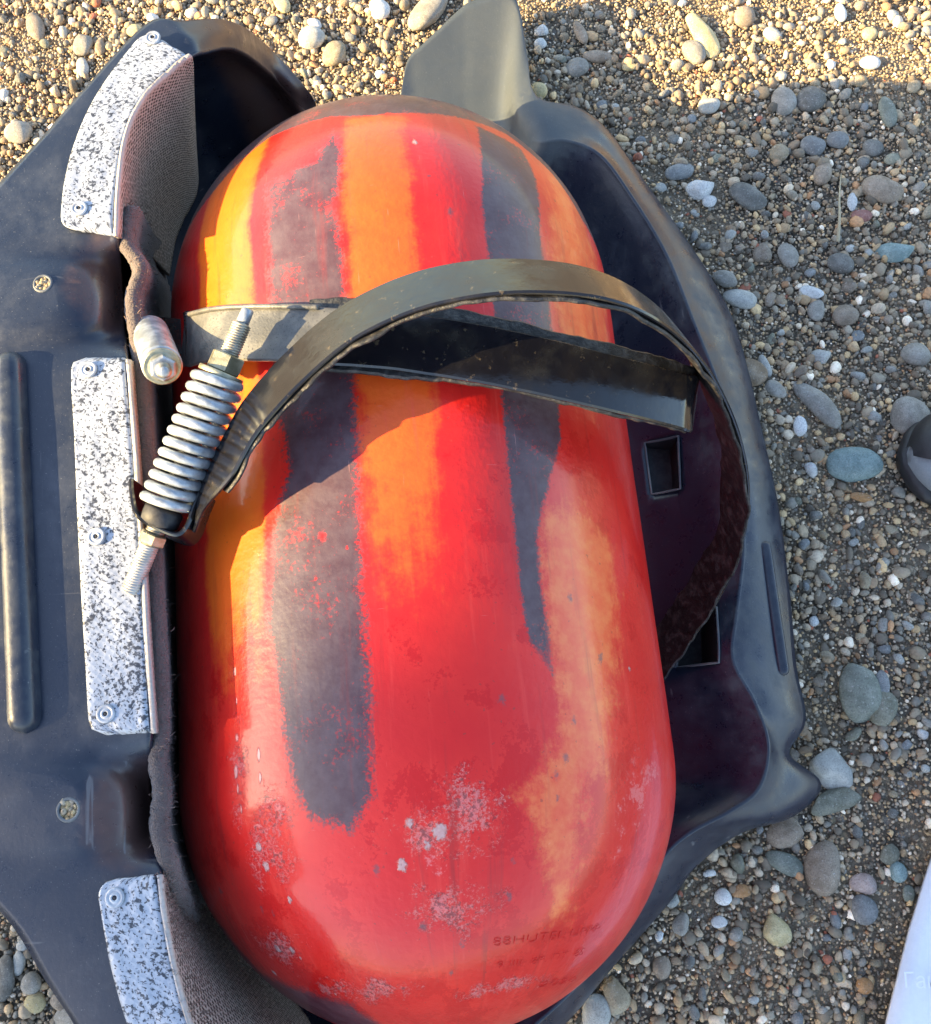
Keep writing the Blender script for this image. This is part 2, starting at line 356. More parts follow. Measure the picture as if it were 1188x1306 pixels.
def tank():
    ths = np.concatenate([np.arange(-180, -92, 8.), np.linspace(-92, 92, 300), np.arange(100, 180, 8.)])
    vs = np.concatenate([np.linspace(TY0-TR*PI/2, TY0-.001, 130), np.linspace(TY0, TY1, 190), np.linspace(TY1+.001, TY1+TR*PI/2, 100)])
    TH, VV = np.meshgrid(np.radians(ths), vs)
    ph = np.where(VV > TY1, (VV-TY1)/TR, np.where(VV < TY0, (VV-TY0)/TR, 0))
    r = TR+(vnoise(TH*TR, VV, 30, 11)-.5)*.0006
    X = TX+r*np.cos(ph)*np.sin(TH); Y = np.clip(VV, TY0, TY1)+r*np.sin(ph); Z = TZ+r*np.cos(ph)*np.cos(TH)
    me = mesh('tank', np.stack([X, Y, Z], -1).reshape(-1, 3), grid_faces(len(vs), len(ths), False, True))
    U = TH*TR; q = math.radians(1)*TR
    def put(name, val):
        a = me.attributes.new(name, 'FLOAT', 'POINT'); a.data.foreach_set('value', val.reshape(-1).astype(np.float32))
    P = {k: [(a*q, b) for a, b in v] for k, v in POLY.items()}
    cap = VV-np.interp(np.degrees(TH), [-90, -60, -46, -28, -9, 1, 28, 42, 55, 62, 90], [.37, .405, .418, .452, .4545, .4465, .4545, .452, .425, .39, .36])
    put('sdA', np.clip(sdist(U, VV, P['A'])/.03, -1, 1))
    put('sdB', np.clip(np.maximum(sdist(U, VV, P['B']), cap)/.03, -1, 1))
    put('sdO', np.clip(np.maximum(sdist(U, VV, P['O']), sdist(U, VV, P['U']))/.03, -1, 1))
    put('sdG', np.clip(sdist(U, VV, P['G'])/.03, -1, 1))
    for key in 'wrd':
        v = np.full(U.shape, -1.)
        for kd, a, b, rr in SPOTS:
            if kd == key: v = np.maximum(v, 1-np.hypot(U-a*q, (VV-b)*(.8 if key != 'd' else .65))/(rr*.00036))
        put('sp_'+key, np.clip(v, -1, 1))
    dl = np.full(U.shape, -1.)
    dd = [(-36.2, .067), (-36.1, .043), (-36.3, .0219), (-37.2, .0059), (-36.1, -.0216)]
    for a, b, rr in [(-36.2, .064, 4), (-36, .046, 3), (-36.3, .024, 4), (-37, .004, 5), (-36.6, -.006, 4), (-36, -.018, 3), (-30.5, .012, 5), (-30.3, -.001, 4), (-36.3, .085, 3)]:
        dl = np.maximum(dl, 1-np.hypot((U-a*q)*1.6, (VV-b)*.55)/(rr*.0006))
    put('drip', np.clip(dl, -1, 1))
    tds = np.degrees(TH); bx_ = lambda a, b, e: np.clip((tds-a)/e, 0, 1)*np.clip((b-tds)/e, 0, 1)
    fade = np.maximum(bx_(-47, -25, 4)*np.clip((VV-.03)/.10, 0, 1), bx_(-8, 13, 6)*np.clip((VV-.06)/.12, 0, 1)*np.clip((.452-VV)/.01, 0, 1))  # sunlit zones put into the colour, ending at the flange's shadow edge
    wr = np.full(U.shape, 0.)
    for a, b, ra, rb in [(-31, -.045, .030, .030), (1, -.040, .034, .026), (-36, -.108, .040, .024), (-18, -.140, .060, .018), (6, -.085, .045, .03), (20, -.150, .07, .014), (-27, -.02, .02, .03), (-36, .0, .014, .05), (10, -.03, .03, .03)]:
        wr = np.maximum(wr, 1-np.hypot((U-a*q)/ra, (VV-b)/rb))
    put('wear', np.clip(wr, 0, 1))
    put('fade', fade); put('fadeL', np.clip((-24-tds)/6, 0, 1)*np.clip((VV-.05)/.1, 0, 1))  # masks of the painted sunlight, orange and yellow-orange
    put('cu', U*1.0); put('cv', VV*1.0)
    return me
def mat_tank():
    k = N('tank_paint')
    cmb = k.n('CombineXYZ'); k.L.new(k.attr('cu'), cmb.inputs[0]); k.L.new(k.attr('cv'), cmb.inputs[1]); p = cmb.outputs[0]
    fine = k.noise(420, 4, .7, p); mid = k.noise(70, 5, .65, p); big = k.noise(13, 4, .6, p)
    streak = k.noise(1, 4, .6, k.mapping(p, (120, 7, 1)))
    cen = lambda n, s: k.math('MULTIPLY', k.math('SUBTRACT', n, .5), s)
    red = k.mix(k.ss(big, .3, .7), (.60, .012, .011), (.70, .025, .016))
    fd = k.ss(k.math('ADD', k.attr('fade'), k.math('ADD', cen(mid, .9), k.math('ADD', cen(streak, .8), k.math('ADD', cen(fine, .5), cen(big, 1.0))))), .2, .85)  # painted sunlight mask with broken edges
    red = k.mix(fd, red, k.mix(mid, (.76, .070, .012), (.80, .125, .014)))  # sunlight painted orange over the red
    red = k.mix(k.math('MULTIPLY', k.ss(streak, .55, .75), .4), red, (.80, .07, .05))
    red = k.mix(k.math('MULTIPLY', fd, k.attr('fadeL')), red, k.mix(mid, (.80, .105, .010), (.82, .16, .012)))  # sunlight on the left strip painted in as yellow-orange
    lay = k.ss(k.math('ADD', k.noise(24, 5, .62, p), k.math('ADD', cen(fine, .35), k.math('MULTIPLY', k.attr('cv'), -.22))), .545, .575)
    red = k.mix(k.math('MULTIPLY', k.math('MULTIPLY', lay, .8), k.math('SUBTRACT', 1.0, fd)), red, (.55, .006, .006))
    # orange areas with broken edges
    o = k.ss(k.math('ADD', k.attr('sdO'), k.math('ADD', cen(mid, 1.0), k.math('ADD', cen(fine, .8), cen(streak, .7)))), -.2, .45)
    red = k.mix(o, red, k.mix(k.ss(mid, .35, .7), (.74, .085, .025), (.78, .16, .045)))
    # dark worn stripes: soft, sprayed edges
    gn = k.math('ADD', cen(fine, .8), k.math('ADD', cen(mid, .35), cen(streak, .3)))
    dk1 = k.ss(k.math('ADD', k.attr('sdA'), gn), -.06, .16)
    dk2 = k.ss(k.math('ADD', k.attr('sdB'), k.math('MULTIPLY', gn, .45)), -.04, .07)
    dk3 = k.ss(k.math('ADD', k.attr('sdG'), gn), -.1, .4)
    dk = k.math('MAXIMUM', k.math('MAXIMUM', dk1, dk2), k.math('MULTIPLY', dk3, .9))
    hole = k.ss(k.math('ADD', k.noise(26, 4, .6, p), cen(fine, .9)), .60, .74)
    dk = k.math('MULTIPLY', dk, k.math('SUBTRACT', 1.0, k.math('MULTIPLY', hole, .45)))
    dk = k.math('MULTIPLY', dk, k.math('SUBTRACT', 1.0, k.ss(k.math('ADD', k.attr('sp_r'), k.math('ADD', cen(mid, 1.6), cen(fine, 1.6))), .0, .7)), clamp=True)
    grey = k.mix(k.ss(mid, .3, .7), (.027, .031, .041), (.058, .063, .075))
    col = k.mix(k.math('MULTIPLY', dk, .93), red, grey)
    # chips and dirt
    w = k.ss(k.math('ADD', k.attr('sp_w'), k.math('ADD', cen(mid, 1.3), cen(fine, 1.3))), .12, .5)
    scuff = k.ss(k.math('ADD', k.noise(9, 3, .5, p), k.math('ADD', cen(mid, .55), cen(fine, .5))), .70, .80)
    lowv = k.ss(k.attr('cv'), .03, -.06)
    col = k.mix(k.math('MULTIPLY', scuff, k.math('ADD', .15, k.math('MULTIPLY', lowv, .35))), col, (.74, .26, .25))
    grit = k.noise(480, 4, .8, p)
    wear = k.math('ADD', k.attr('wear'), k.math('ADD', cen(k.noise(48, 4, .65, p), 2.6), -.12), clamp=True)
    wsp = k.ss(k.math('ADD', k.math('ADD', grit, cen(mid, .5)), k.math('MULTIPLY', wear, .30)), .62, .80)
    wsp = k.math('MULTIPLY', k.math('MULTIPLY', wsp, k.ss(wear, .0, .45)), k.ss(k.attr('wear'), .0, .2))
    col = k.mix(k.math('MULTIPLY', wsp, .48), col, (.74, .30, .28))
    wdk = k.math('MULTIPLY', k.ss(k.math('ADD', k.noise(300, 3, .7, p), k.math('MULTIPLY', wear, .2)), .66, .76), k.ss(k.attr('wear'), .0, .25))
    col = k.mix(k.math('MULTIPLY', wdk, .7), col, (.16, .03, .03))
    col = k.mix(k.math('MULTIPLY', w, .8), col, k.mix(fine, (.42, .26, .24), (.62, .48, .45)))
    d = k.ss(k.math('ADD', k.attr('sp_d'), k.math('ADD', cen(mid, 2.4), cen(fine, 2.0))), .1, .9)
    col = k.mix(k.math('MULTIPLY', d, .7), col, (.10, .07, .08))
    pits = k.ss(k.noise(260, 2, .5, p), .69, .74)
    col = k.mix(k.math('MULTIPLY', pits, .45), col, (.16, .04, .03))
    scr1 = k.ss(k.noise(1, 3, .6, k.mapping(p, (900, 16, 1), (0, 0, .06))), .72, .76)
    scr2 = k.ss(k.noise(1, 3, .6, k.mapping(p, (30, 1100, 1), (0, 0, .35))), .73, .77)
    scr = k.math('MAXIMUM', scr1, scr2)
    col = k.mix(k.math('MULTIPLY', scr, .55), col, (.70, .34, .32))
    dks = k.ss(k.noise(1, 4, .65, k.mapping(p, (70, 5, 1))), .56, .74)
    col = k.mix(k.math('MULTIPLY', dks, .45), col, (.22, .022, .02))
    dr_ = k.ss(k.math('ADD', k.attr('drip'), cen(mid, .9)), .05, .35)
    col = k.mix(k.math('MULTIPLY', dr_, .55), col, (.86, .50, .45))
    rough = k.math('ADD', k.math('MULTIPLY', dk, .14), k.math('ADD', .24, k.math('MULTIPLY', mid, .14)))
    k.bs(Base_Color=col, Roughness=rough, Specular_IOR_Level=.35, Coat_Weight=.28, Coat_Roughness=.08)
    peel = k.noise(230, 2, .5, p)
    b1 = k.bump(wsp, .5, .0006, k.bump(peel, .22, .0012)); b3 = k.bump(w, .8, .0008, b1); b4 = k.bump(dr_, .9, .0012, b3)
    k.bs(Normal=b4); return k.m
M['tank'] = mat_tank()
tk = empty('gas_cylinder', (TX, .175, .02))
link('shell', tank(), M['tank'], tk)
tag(tk, 'red gas cylinder with worn dark stripes and domed ends lying in the black tray', 'gas cylinder')
# stamped characters round the lower dome
kt = N('stamped_mark'); kt.bs(Base_Color=(.55, .016, .016), Roughness=.5)
def stamp(txt, th0, v0, th1, v1, size):
    cu = bpy.data.curves.new('stamp', 'FONT'); cu.body = txt; cu.size = size; cu.extrude = .00001; cu.offset = -.0003
    to = bpy.data.objects.new('stamp', cu); C.objects.link(to)
    dg = bpy.context.evaluated_depsgraph_get(); me = bpy.data.meshes.new_from_object(to.evaluated_get(dg))
    bpy.data.objects.remove(to)
    bm = bmesh.new(); bm.from_mesh(me); bmesh.ops.subdivide_edges(bm, edges=[e for e in bm.edges if e.calc_length() > .003], cuts=2, use_grid_fill=True)
    xs = [v.co.x for v in bm.verts]; x0, x1 = min(xs), max(xs)
    for v in bm.verts:
        t = (v.co.x-x0)/(x1-x0); lift = .0004 if v.co.z > 0 else .0001
        a = th0+(th1-th0)*t; b = v0+(v1-v0)*t+v.co.y
        v.co = Vector(tank_pt(a, b, lift+.0003))
    bm.to_mesh(me); bm.free(); me.materials.clear()
    return link('stamped_text', me, kt.m, tk, False)
stamp('88HUTEL UPPP', 14.4, -.113, 44, -.119, .0085)
stamp('9 IIII  8P. ПТ  85', 15.9, -.131, 41.7, -.135, .008)
stamp('2020', 30.7, -.157, 47, -.163, .008)

# ------------------------------------------------------------------ the tray
# stations clockwise from the lower left: (rim px, rim z, flange px or None, flange z, edge px, edge z)
ZF = .355
ST = [
 ((330, 1430), .34, None, ZF, (150, 1430), .35), ((262, 1340), ZF, None, ZF, (108, 1325), .35), ((228, 1250), ZF, None, ZF, (62, 1252), .35),
 ((212, 1165), ZF, None, ZF, (10, 1170), .352), ((203, 1110), ZF, None, ZF, (-70, 1100), .352), ((193, 1062), .325, (146, 1066), ZF, (-160, 1060), .35),
 ((188, 1000), .325, (140, 1000), ZF, (-230, 1010), .35), ((192, 938), ZF, None, ZF, (-240, 940), .35), ((188, 850), ZF, None, ZF, (-240, 850), .35),
 ((180, 700), ZF, None, ZF, (-240, 700), .35), ((170, 560), ZF, None, ZF, (-240, 560), .35), ((162, 462), ZF, None, ZF, (-240, 470), .35),
 ((156, 415), .328, (112, 412), ZF, (-240, 420), .35), ((153, 350), .325, (106, 352), ZF, (-230, 380), .35), ((150, 298), ZF, None, ZF, (-200, 350), .35),
 ((152, 240), ZF, None, ZF, (-70, 300), .352), ((160, 185), ZF, None, ZF, (40, 193), .353), ((183, 130), ZF, None, ZF, (96, 130), .353),
 ((238, 76), ZF, None, ZF, (186, 34), .353), ((262, 66), .345, None, .35, (232, 29), .35), ((300, 62), .30, None, .31, (292, 28), .31),
 ((343, 92), .215, None, .225, (338, 58), .225), ((384, 136), .170, None, .178, (398, 122), .178), ((412, 172), .05, None, .05, (412, 156), .06),
 ((495, 175), .04, None, .04, (498, 150), .04), ((527, 165), .035, None, .036, (519, 80), .04), ((543, 158), .035, None, .036, (539, 58), .041), ((562, 152), .035, None, .036, (560, 38), .042), ((582, 150), .035, None, .036, (582, 17), .043),
 ((600, 150), .035, None, .037, (604, 2), .045), ((636, 156), .04, None, .042, (655, -6), .05), ((660, 176), .06, (660, 140), .07, (672, 70), .055),
 ((690, 182), .085, (690, 152), .085, (684, 124), .075), ((722, 180), .09, None, .085, (735, 138), .07), ((765, 198), .09, None, .08, (775, 168), .065), ((805, 250), .09, None, .08, (830, 245), .06),
 ((850, 325), .09, None, .08, (890, 330), .055), ((885, 412), .09, None, .078, (930, 400), .05), ((922, 510), .085, None, .075, (952, 470), .05),
 ((936, 600), .08, None, .075, (968, 540), .05), ((948, 690), .08, None, .075, (990, 640), .05), ((940, 775), .08, None, .075, (1005, 750), .05),
 ((934, 840), .08, None, .075, (1014, 850), .05), ((962, 895), .08, None, .075, (1026, 918), .05), ((980, 950), .08, None, .07, (1005, 962), .05),
 ((968, 1005), .08, None, .065, (1046, 1000), .035), ((930, 1035), .08, None, .07, (1010, 1040), .035), ((880, 1062), .08, None, .07, (945, 1060), .04),
 ((845, 1095), .08, None, .07, (888, 1102), .04), ((810, 1160), .08, None, .07, (850, 1152), .04), ((755, 1235), .08, None, .07, (780, 1232), .04),
 ((690, 1300), .08, None, .07, (722, 1302), .04), ((600, 1370), .09, None, .08, (640, 1380), .05), ((480, 1420), .2, None, .2, (470, 1470), .18)]
def tray():
    ctl = []
    for si, (T, tz, Q, qz, O, oz) in enumerate(ST):
        xo = {15: .015, 16: .03, 17: .05, 18: .06, 19: .06, 20: .04, 21: .02}.get(si, 0)
        Tw = at(*T, tz); Ow = at(*O, oz)
        Qw = at(*Q, qz) if Q else Tw+(Ow-Tw)*.3+np.array([0, 0, qz-tz-(oz-tz)*.3])
        Q2 = Qw*.4+Ow*.6; Q2[2] = Qw[2]*.5+Ow[2]*.5
        A = np.array([TX, np.clip(Tw[1], TY0+.03, TY1-.03), .004])
        d = Tw[:2]-A[:2]; D = np.linalg.norm(d); d = d/D
        w = float(np.clip((tz-.12)/.15, 0, 1))
        def pt(dist, z): return np.array([A[0]+d[0]*dist, A[1]+d[1]*dist, z])
        lo = [pt(D*.45, .006), pt(max(D*.72, D-.09), .014), pt(max(D*.85, D-.045), .014+.35*(tz-.014)), pt(D-.012, .014+.86*(tz-.014))]
        hi = [pt(.14, .01), pt(.235+xo, .06), pt(max(.252, D+.01)+xo, .19), pt(max(D+.014, .236)+xo*.6, tz-.045)]
        prof = [A]+[a*(1-w)+b*w for a, b in zip(lo, hi)]
        prof = prof+[Tw*.86+prof[-1]*.14, Tw, Tw*.90+Qw*.10, Qw, Q2, Ow]
        ctl.append(prof)
    ctl = np.array(ctl)                                  # stations x 9 x 3
    ns, npnt = 6, 4
    rows = np.stack([cr(ctl[:, j], ns, True) for j in range(ctl.shape[1])], 1)     # along the loop
    surf = np.stack([crc(r, npnt) for r in rows])
    return surf
TS = tray(); nr_, nc_ = TS.shape[:2]
tr_root = empty('plastic_tray', (0, .2, 0))
bm = bmesh.new()
vs_ = [bm.verts.new(v) for v in TS.reshape(-1, 3)]
for q in grid_faces(nr_, nc_, True, False):
    try: bm.faces.new([vs_[i] for i in reversed(q)])
    except ValueError: pass
def cut_hole(bm, poly):
    """clean convex hole cut straight down through the sheet; poly = plan points"""
    P = np.array(poly)[:, :2]; c = P.mean(0); rad = np.linalg.norm(P-c, axis=1).max()*1.5+.012
    for i in range(len(P)):
        a, b = P[i], P[(i+1) % len(P)]; e = b-a; n = np.array([e[1], -e[0]])
        if n@(a-c) < 0: n = -n
        fs = [f for f in bm.faces if (f.calc_center_median().xy-Vector(c)).length < rad]
        geo = list({v for f in fs for v in f.verts})+list({x for f in fs for x in f.edges})+fs
        bmesh.ops.bisect_plane(bm, geom=geo, plane_co=(*a, 0), plane_no=(*n, 0), dist=1e-6)
    kill = []
    for f in bm.faces:
        m = np.array(f.calc_center_median().xy)
        if np.linalg.norm(m-c) < rad and sdist(np.array([m[0]]), np.array([m[1]]), P)[0] > 1e-5: kill.append(f)
    bmesh.ops.delete(bm, geom=kill, context='FACES')
SLOT1 = [at(824, 562, .03), at(862, 562, .035), at(866, 626, .035), at(833, 628, .03)]
SLOT2 = [at(862, 782, .03), at(903, 782, .035), at(904, 850, .035), at(862, 852, .03)]
cut_hole(bm, SLOT1); cut_hole(bm, SLOT2)
HOLES = [((60, 367), 12.0), ((93, 1032), 13.0)]
for (hx, hy), rr in HOLES:
    c_ = at(hx, hy, ZF); r_ = rr*.00047
    cut_hole(bm, [c_+np.array([math.cos(a), math.sin(a), 0])*r_ for a in np.linspace(0, 2*PI, 13)[:-1]])
bmesh.ops.recalc_face_normals(bm, faces=bm.faces)
me = bpy.data.meshes.new('tray_shell'); bm.to_mesh(me); bm.free()
co_ = np.zeros(len(me.vertices)*3); me.vertices.foreach_get('co', co_); co_ = co_.reshape(-1, 3)
tc = at(600, 50, .08); ds = np.clip(1.25-np.hypot((co_[:, 0]-tc[0])/.13, (co_[:, 1]-tc[1])/.15), 0, 1); ds[co_[:, 2] > .12] = 0
tc = at(310, 70, .25); ds = np.maximum(ds, .5*np.clip(1.3-np.hypot(co_[:, 0]-tc[0], co_[:, 1]-tc[1])/.06, 0, 1)*(co_[:, 2] > .14)*np.clip((co_[:, 0]+.2)/.04, 0, 1))
tc = at(700, 160, .08); ds = np.maximum(ds, np.clip(1.1-np.hypot(co_[:, 0]-tc[0], co_[:, 1]-tc[1])/.07, 0, 1)*(co_[:, 2] > .04))
ds = np.maximum(ds, .42*np.clip((co_[:, 0]-.14)/.1, 0, 1)*np.clip((co_[:, 2]-.045)/.02, 0, 1))  # right rim: soft reflection painted in as a paler dust tone
da = me.attributes.new('dust', 'FLOAT', 'POINT'); da.data.foreach_set('value', ds.astype(np.float32))  # dust, plus the painted reflection on the right rim
rsv = np.zeros(len(co_))
for u_, v_, rx_, ry_ in ((140, 365, .026, .036), (170, 1035, .026, .036)):
    c_ = at(u_, v_, .345); rsv = np.maximum(rsv, np.clip(1.35-np.hypot((co_[:, 0]-c_[0])/rx_, (co_[:, 1]-c_[1])/ry_), 0, 1)*(co_[:, 2] > .3))  # the red cylinder's reflection painted into the flange dents
c_ = at(300, 90, .2); rsv = np.maximum(rsv, .95*np.clip(1.4-np.hypot(co_[:, 0]-c_[0], co_[:, 1]-c_[1])/.09, 0, 1)*np.clip((co_[:, 0]+.19)/.03, 0, 1))
me.attributes.new('stain', 'FLOAT', 'POINT').data.foreach_set('value', rsv.astype(np.float32))  # painted reflection in the dents and brown dust in the corner
shell = link('shell', me, M['plastic'], tr_root)
sm = shell.modifiers.new('thick', 'SOLIDIFY'); sm.thickness = .0035; sm.offset = 0
tag(tr_root, 'black moulded plastic tray with raised left flange and low right rim under the red cylinder', 'tray')
from mathutils.bvhtree import BVHTree
_bvh = BVHTree.FromObject(shell, bpy.context.evaluated_depsgraph_get())
def drop(x, y, default=0.0):
    h = _bvh.ray_cast(Vector((x, y, .62)), Vector((0, 0, -1)))
    return h[0].z if h[0] is not None else default
def px_drop(u, v):
    """where the camera ray of a pixel meets the tray"""
    d = (u-CX)/F*rt - (v-CY)/F*up + fw
    h = _bvh.ray_cast(Vector(CAM), Vector(d).normalized())
    return np.array(h[0]) if h[0] is not None else at(u, v, .05)
# slot lips
for sl_ in (SLOT1, SLOT2):
    P = []
    for i in range(4):
        a, b = sl_[i], sl_[(i+1) % 4]
        for t in np.linspace(0, 1, 8)[:-1]:
            q = a*(1-t)+b*t; q = q.copy(); q[2] = drop(q[0]+(q[0]-np.mean([s[0] for s in sl_]))*.15, q[1]+(q[1]-np.mean([s[1] for s in sl_]))*.12, .03)+.0005; P.append(q)
    top_ = [np.array([*(q[:2]), drop(*((q[:2]-np.mean(sl_, 0)[:2])*1.2+np.mean(sl_, 0)[:2]), .03)+.001]) for q in sl_]
    bot_ = [np.array([q[0], q[1], .006]) for q in sl_]
    mk('slot_shade_box', top_+bot_, [(0, 1, 5, 4), (1, 2, 6, 5), (2, 3, 7, 6), (3, 0, 4, 7), (4, 5, 6, 7)], M['dark'], tr_root, False)  # dark box added under the slot so its opening looks shaded
    lip = mk('slot_lip', *tube(np.array(P), .0012, 6, True), M['pale'], tr_root)
# long raised ribs on the left and right flange
def rib(u0, v0, u1, v1, half, height, name='rib', mat=None):
    A, B = px_drop(u0, v0), px_drop(u1, v1); L = np.linalg.norm(B-A); e = (B-A)/L; s = np.cross([0, 0, 1], e); s /= np.linalg.norm(s)
    V = []; n = 40; m = 15
    for i in range(n+1):
        t = (L*.5*(1-math.cos(PI*i/n)))*.7+i/n*L*.3; end = min(1, math.sqrt(max(0, 1-(1-min(t, L-t)/half)**2)) if min(t, L-t) < half else 1)
        for j in range(m):
            a = -1+2*j/(m-1); w = half*max(end, .02)*a
            h = height*max(end, .02)*math.sqrt(max(0, 1-abs(a)**2.4))
            q = A+e*t+s*w; V.append(q+np.array([0, 0, h-.0006]))
    o = mk(name, V, [tuple(reversed(f)) for f in grid_faces(n+1, m)] if e[1] > 0 else grid_faces(n+1, m), mat or M['plastic'], tr_root)
    o.data.attributes.new('dust', 'FLOAT', 'POINT').data.foreach_set('value', [.36]*len(V)); return o
rib(14, 450, 34, 936, .0100, .011)
rib(975, 690, 1000, 862, .006, .004)
# dirt-filled bolt holes in the left flange
PROT = []
def pebble_mesh(seed, sub=2, flat=.62, amp=.28, angular=0.0):
    r = np.random.default_rng(seed); b = bmesh.new(); bmesh.ops.create_icosphere(b, subdivisions=sub, radius=1.0)
    dirs = r.normal(size=(7, 3)); dirs /= np.linalg.norm(dirs, axis=1)[:, None]; am = r.uniform(-amp, amp, 7); fr = r.uniform(.8, 2.4, 7)
    pl = r.normal(size=(5, 3)); pl /= np.linalg.norm(pl, axis=1)[:, None]; pd = r.uniform(.72, .95, 5)
    el = r.uniform(.66, .9)
    for v in b.verts:
        n = np.array(v.co); s = 1+sum(a*math.sin(f*2*(n@d)+i) for i, (d, a, f) in enumerate(zip(dirs, am, fr)))*.42
        q = n*s
        for a, d in zip(pl, pd):
            h = q@a-d
            if h > 0: q = q-a*h*angular
        v.co = Vector((q[0], q[1]*el, q[2]*flat))
    m = bpy.data.meshes.new('pebble'); b.to_mesh(m); b.free()
    m.polygons.foreach_set('use_smooth', [True]*len(m.polygons)); return m
grain = pebble_mesh(5, 1, .8, .3); grain.materials.append(M['stone'])
for hi, ((hx, hy), rr) in enumerate(HOLES):
    c_ = at(hx, hy, ZF); c_[2] = drop(c_[0]-.014, c_[1], ZF)
    ring = [c_+np.array([math.cos(a), math.sin(a), 0])*rr*.00048+np.array([0, 0, .0004]) for a in np.linspace(0, 2*PI, 25)[:-1]]
    mk('hole_lip', *tube(np.array(ring), .0011, 6, True), M['pale'], tr_root)
    for q in range(16):
        a = q*2.4; d_ = math.sqrt((q+.5)/16)*rr*.00044
        o = bpy.data.objects.new('gravel_grain', grain); C.objects.link(o); o.parent = tr_root; o.matrix_parent_inverse = tr_root.matrix_world.inverted()
        o.location = (c_[0]+math.cos(a)*d_, c_[1]+math.sin(a)*d_, c_[2]-.0010+random.uniform(-.0006, .0010)); s_ = random.uniform(.0016, .0026); o.scale = (s_,)*3
        o.rotation_euler = (random.random()*6, random.random()*6, random.random()*6); o.color = random.choice([(.62, .45, .22, 1), (.55, .36, .17, 1), (.45, .36, .25, 1)])

# ------------------------------------------------------------------ foil pads folded over the left flange
PADZ = ZF+.0042
def pad(rows, label=None, n=9, rivets=(), felt_rows=True):
    """rows: (outer px, fold px, (down px, z), (down px, z))"""
    ctl = []
    for O, Fd, D1, D2 in rows:
        o, f_ = at(*O, PADZ), at(*Fd, PADZ)
        m1 = o*.5+f_*.5
        d0 = at(Fd[0]+3, Fd[1]+1.5, PADZ-.004); d1 = at(*D1[:2], D1[2]); d2 = at(*D2[:2], D2[2])
        ctl.append([o, m1, f_*.94+o*.06, d0, d1, d2])
    ctl = np.array(ctl)
    R_ = np.stack([cr(ctl[:, j], n) for j in range(6)], 1)
    nseg = 9
    Sf = np.stack([cr(r, nseg) for r in R_])                # rows x cols x 3
    a, b = Sf.shape[:2]
    # rounded outer corners of the top face
    Lr = np.concatenate([[0], np.cumsum(np.linalg.norm(np.diff(Sf[:, 0], axis=0), axis=1))]); tot = Lr[-1]; rc = .010
    for i in range(a):
        e = min(Lr[i], tot-Lr[i])
        if e < rc:
            t = 1-math.sqrt(max(0, 1-(1-e/rc)**2)); wdt = np.linalg.norm(Sf[i, nseg*2]-Sf[i, 0]); sh = rc*t/wdt
            old = Sf[i, :nseg*2+1].copy()
            for j in range(nseg*2): 
                u = sh+(1-sh)*j/(nseg*2); x = u*nseg*2; j0 = min(int(x), nseg*2-1); Sf[i, j] = old[j0]*(1-(x-j0))+old[j0+1]*(x-j0)
    nz = (vnoise(np.arange(a)[:, None]*np.ones(b), np.arange(b)[None]*np.ones((a, 1)), .35, 21)-.5)
    for i in range(a):
        for j in range(nseg*2+4):
            if j <= nseg*2: Sf[i, j, 2] = max(Sf[i, j, 2], drop(Sf[i, j, 0], Sf[i, j, 1])+.0036)
    Sf[..., 2] += nz*.0012
    me = mesh('pad', Sf.reshape(-1, 3), grid_faces(a, b))
    uvv = np.zeros((a, b, 3)); uvv[..., 0] = Lr[:, None]
    uvv[..., 1] = np.concatenate([[0], np.cumsum(np.linalg.norm(np.diff(Sf[a//2], axis=0), axis=1))])[None]
    at_ = me.attributes.new('puv', 'FLOAT_VECTOR', 'POINT'); at_.data.foreach_set('vector', uvv.reshape(-1).astype(np.float32))
    fo = np.clip((np.arange(b)-nseg*2)/nseg, 0, 1)[None]*np.ones((a, 1))
    fa = me.attributes.new('fold', 'FLOAT', 'POINT'); fa.data.foreach_set('value', fo.reshape(-1).astype(np.float32))
    o = link('insulation_pad', me, M['foil'], tr_root)
    if label: o['label'] = label
    s_ = o.modifiers.new('thick', 'SOLIDIFY'); s_.thickness = .003; s_.offset = 0
    for u, v in rivets:
        c = px_drop(u, v)+np.array([0, 0, .0046]); A = c+np.array([0, 0, .0008]); B = A+np.array([0, 0, .003])
        rv = mk('rivet', *lathe(A, B, [(0, .0056), (.0012, .0056), (.0017, .0050), (.0014, .0038), (.0010, .0034), (.0018, .0024), (.0021, .0018), (.0012, .0012), (.0010, .0003)], 22), M['washer'], o)
        mk('rivet_hole', *lathe(A+np.array([0, 0, .0011]), B, [(0, .0014), (.0004, .0014), (.0005, .0002)], 12), M['dark'], rv)
    return o
pad([((188, 42), (242, 75), (247, 148, .25), (252, 228, .12)), ((160, 72), (222, 90), (240, 168, .25), (250, 245, .12)), ((123, 126), (184, 129), (224, 190, .25), (243, 262, .12)),
     ((97, 185), (161, 178), (202, 225, .25), (232, 282, .12)), ((84, 240), (152, 240), (188, 268, .25), (222, 310, .12)), ((79, 293), (149, 302), (182, 320, .25), (215, 352, .12))],
    'speckled silver pad curving round the top left corner of the tray', rivets=((199, 56), (106, 272)))
pad([((93, 458), (164, 459), (182, 470, .27), (205, 490, .14)), ((97, 560), (172, 560), (188, 566, .27), (210, 580, .14)), ((103, 690), (181, 690), (196, 694, .27), (216, 700, .14)),
     ((110, 820), (188, 818), (203, 820, .27), (222, 822, .14)), ((118, 938), (196, 934), (210, 934, .27), (228, 934, .14))],
    'long straight speckled silver pad in the middle of the left flange', rivets=((118, 476), (128, 687), (140, 911)))
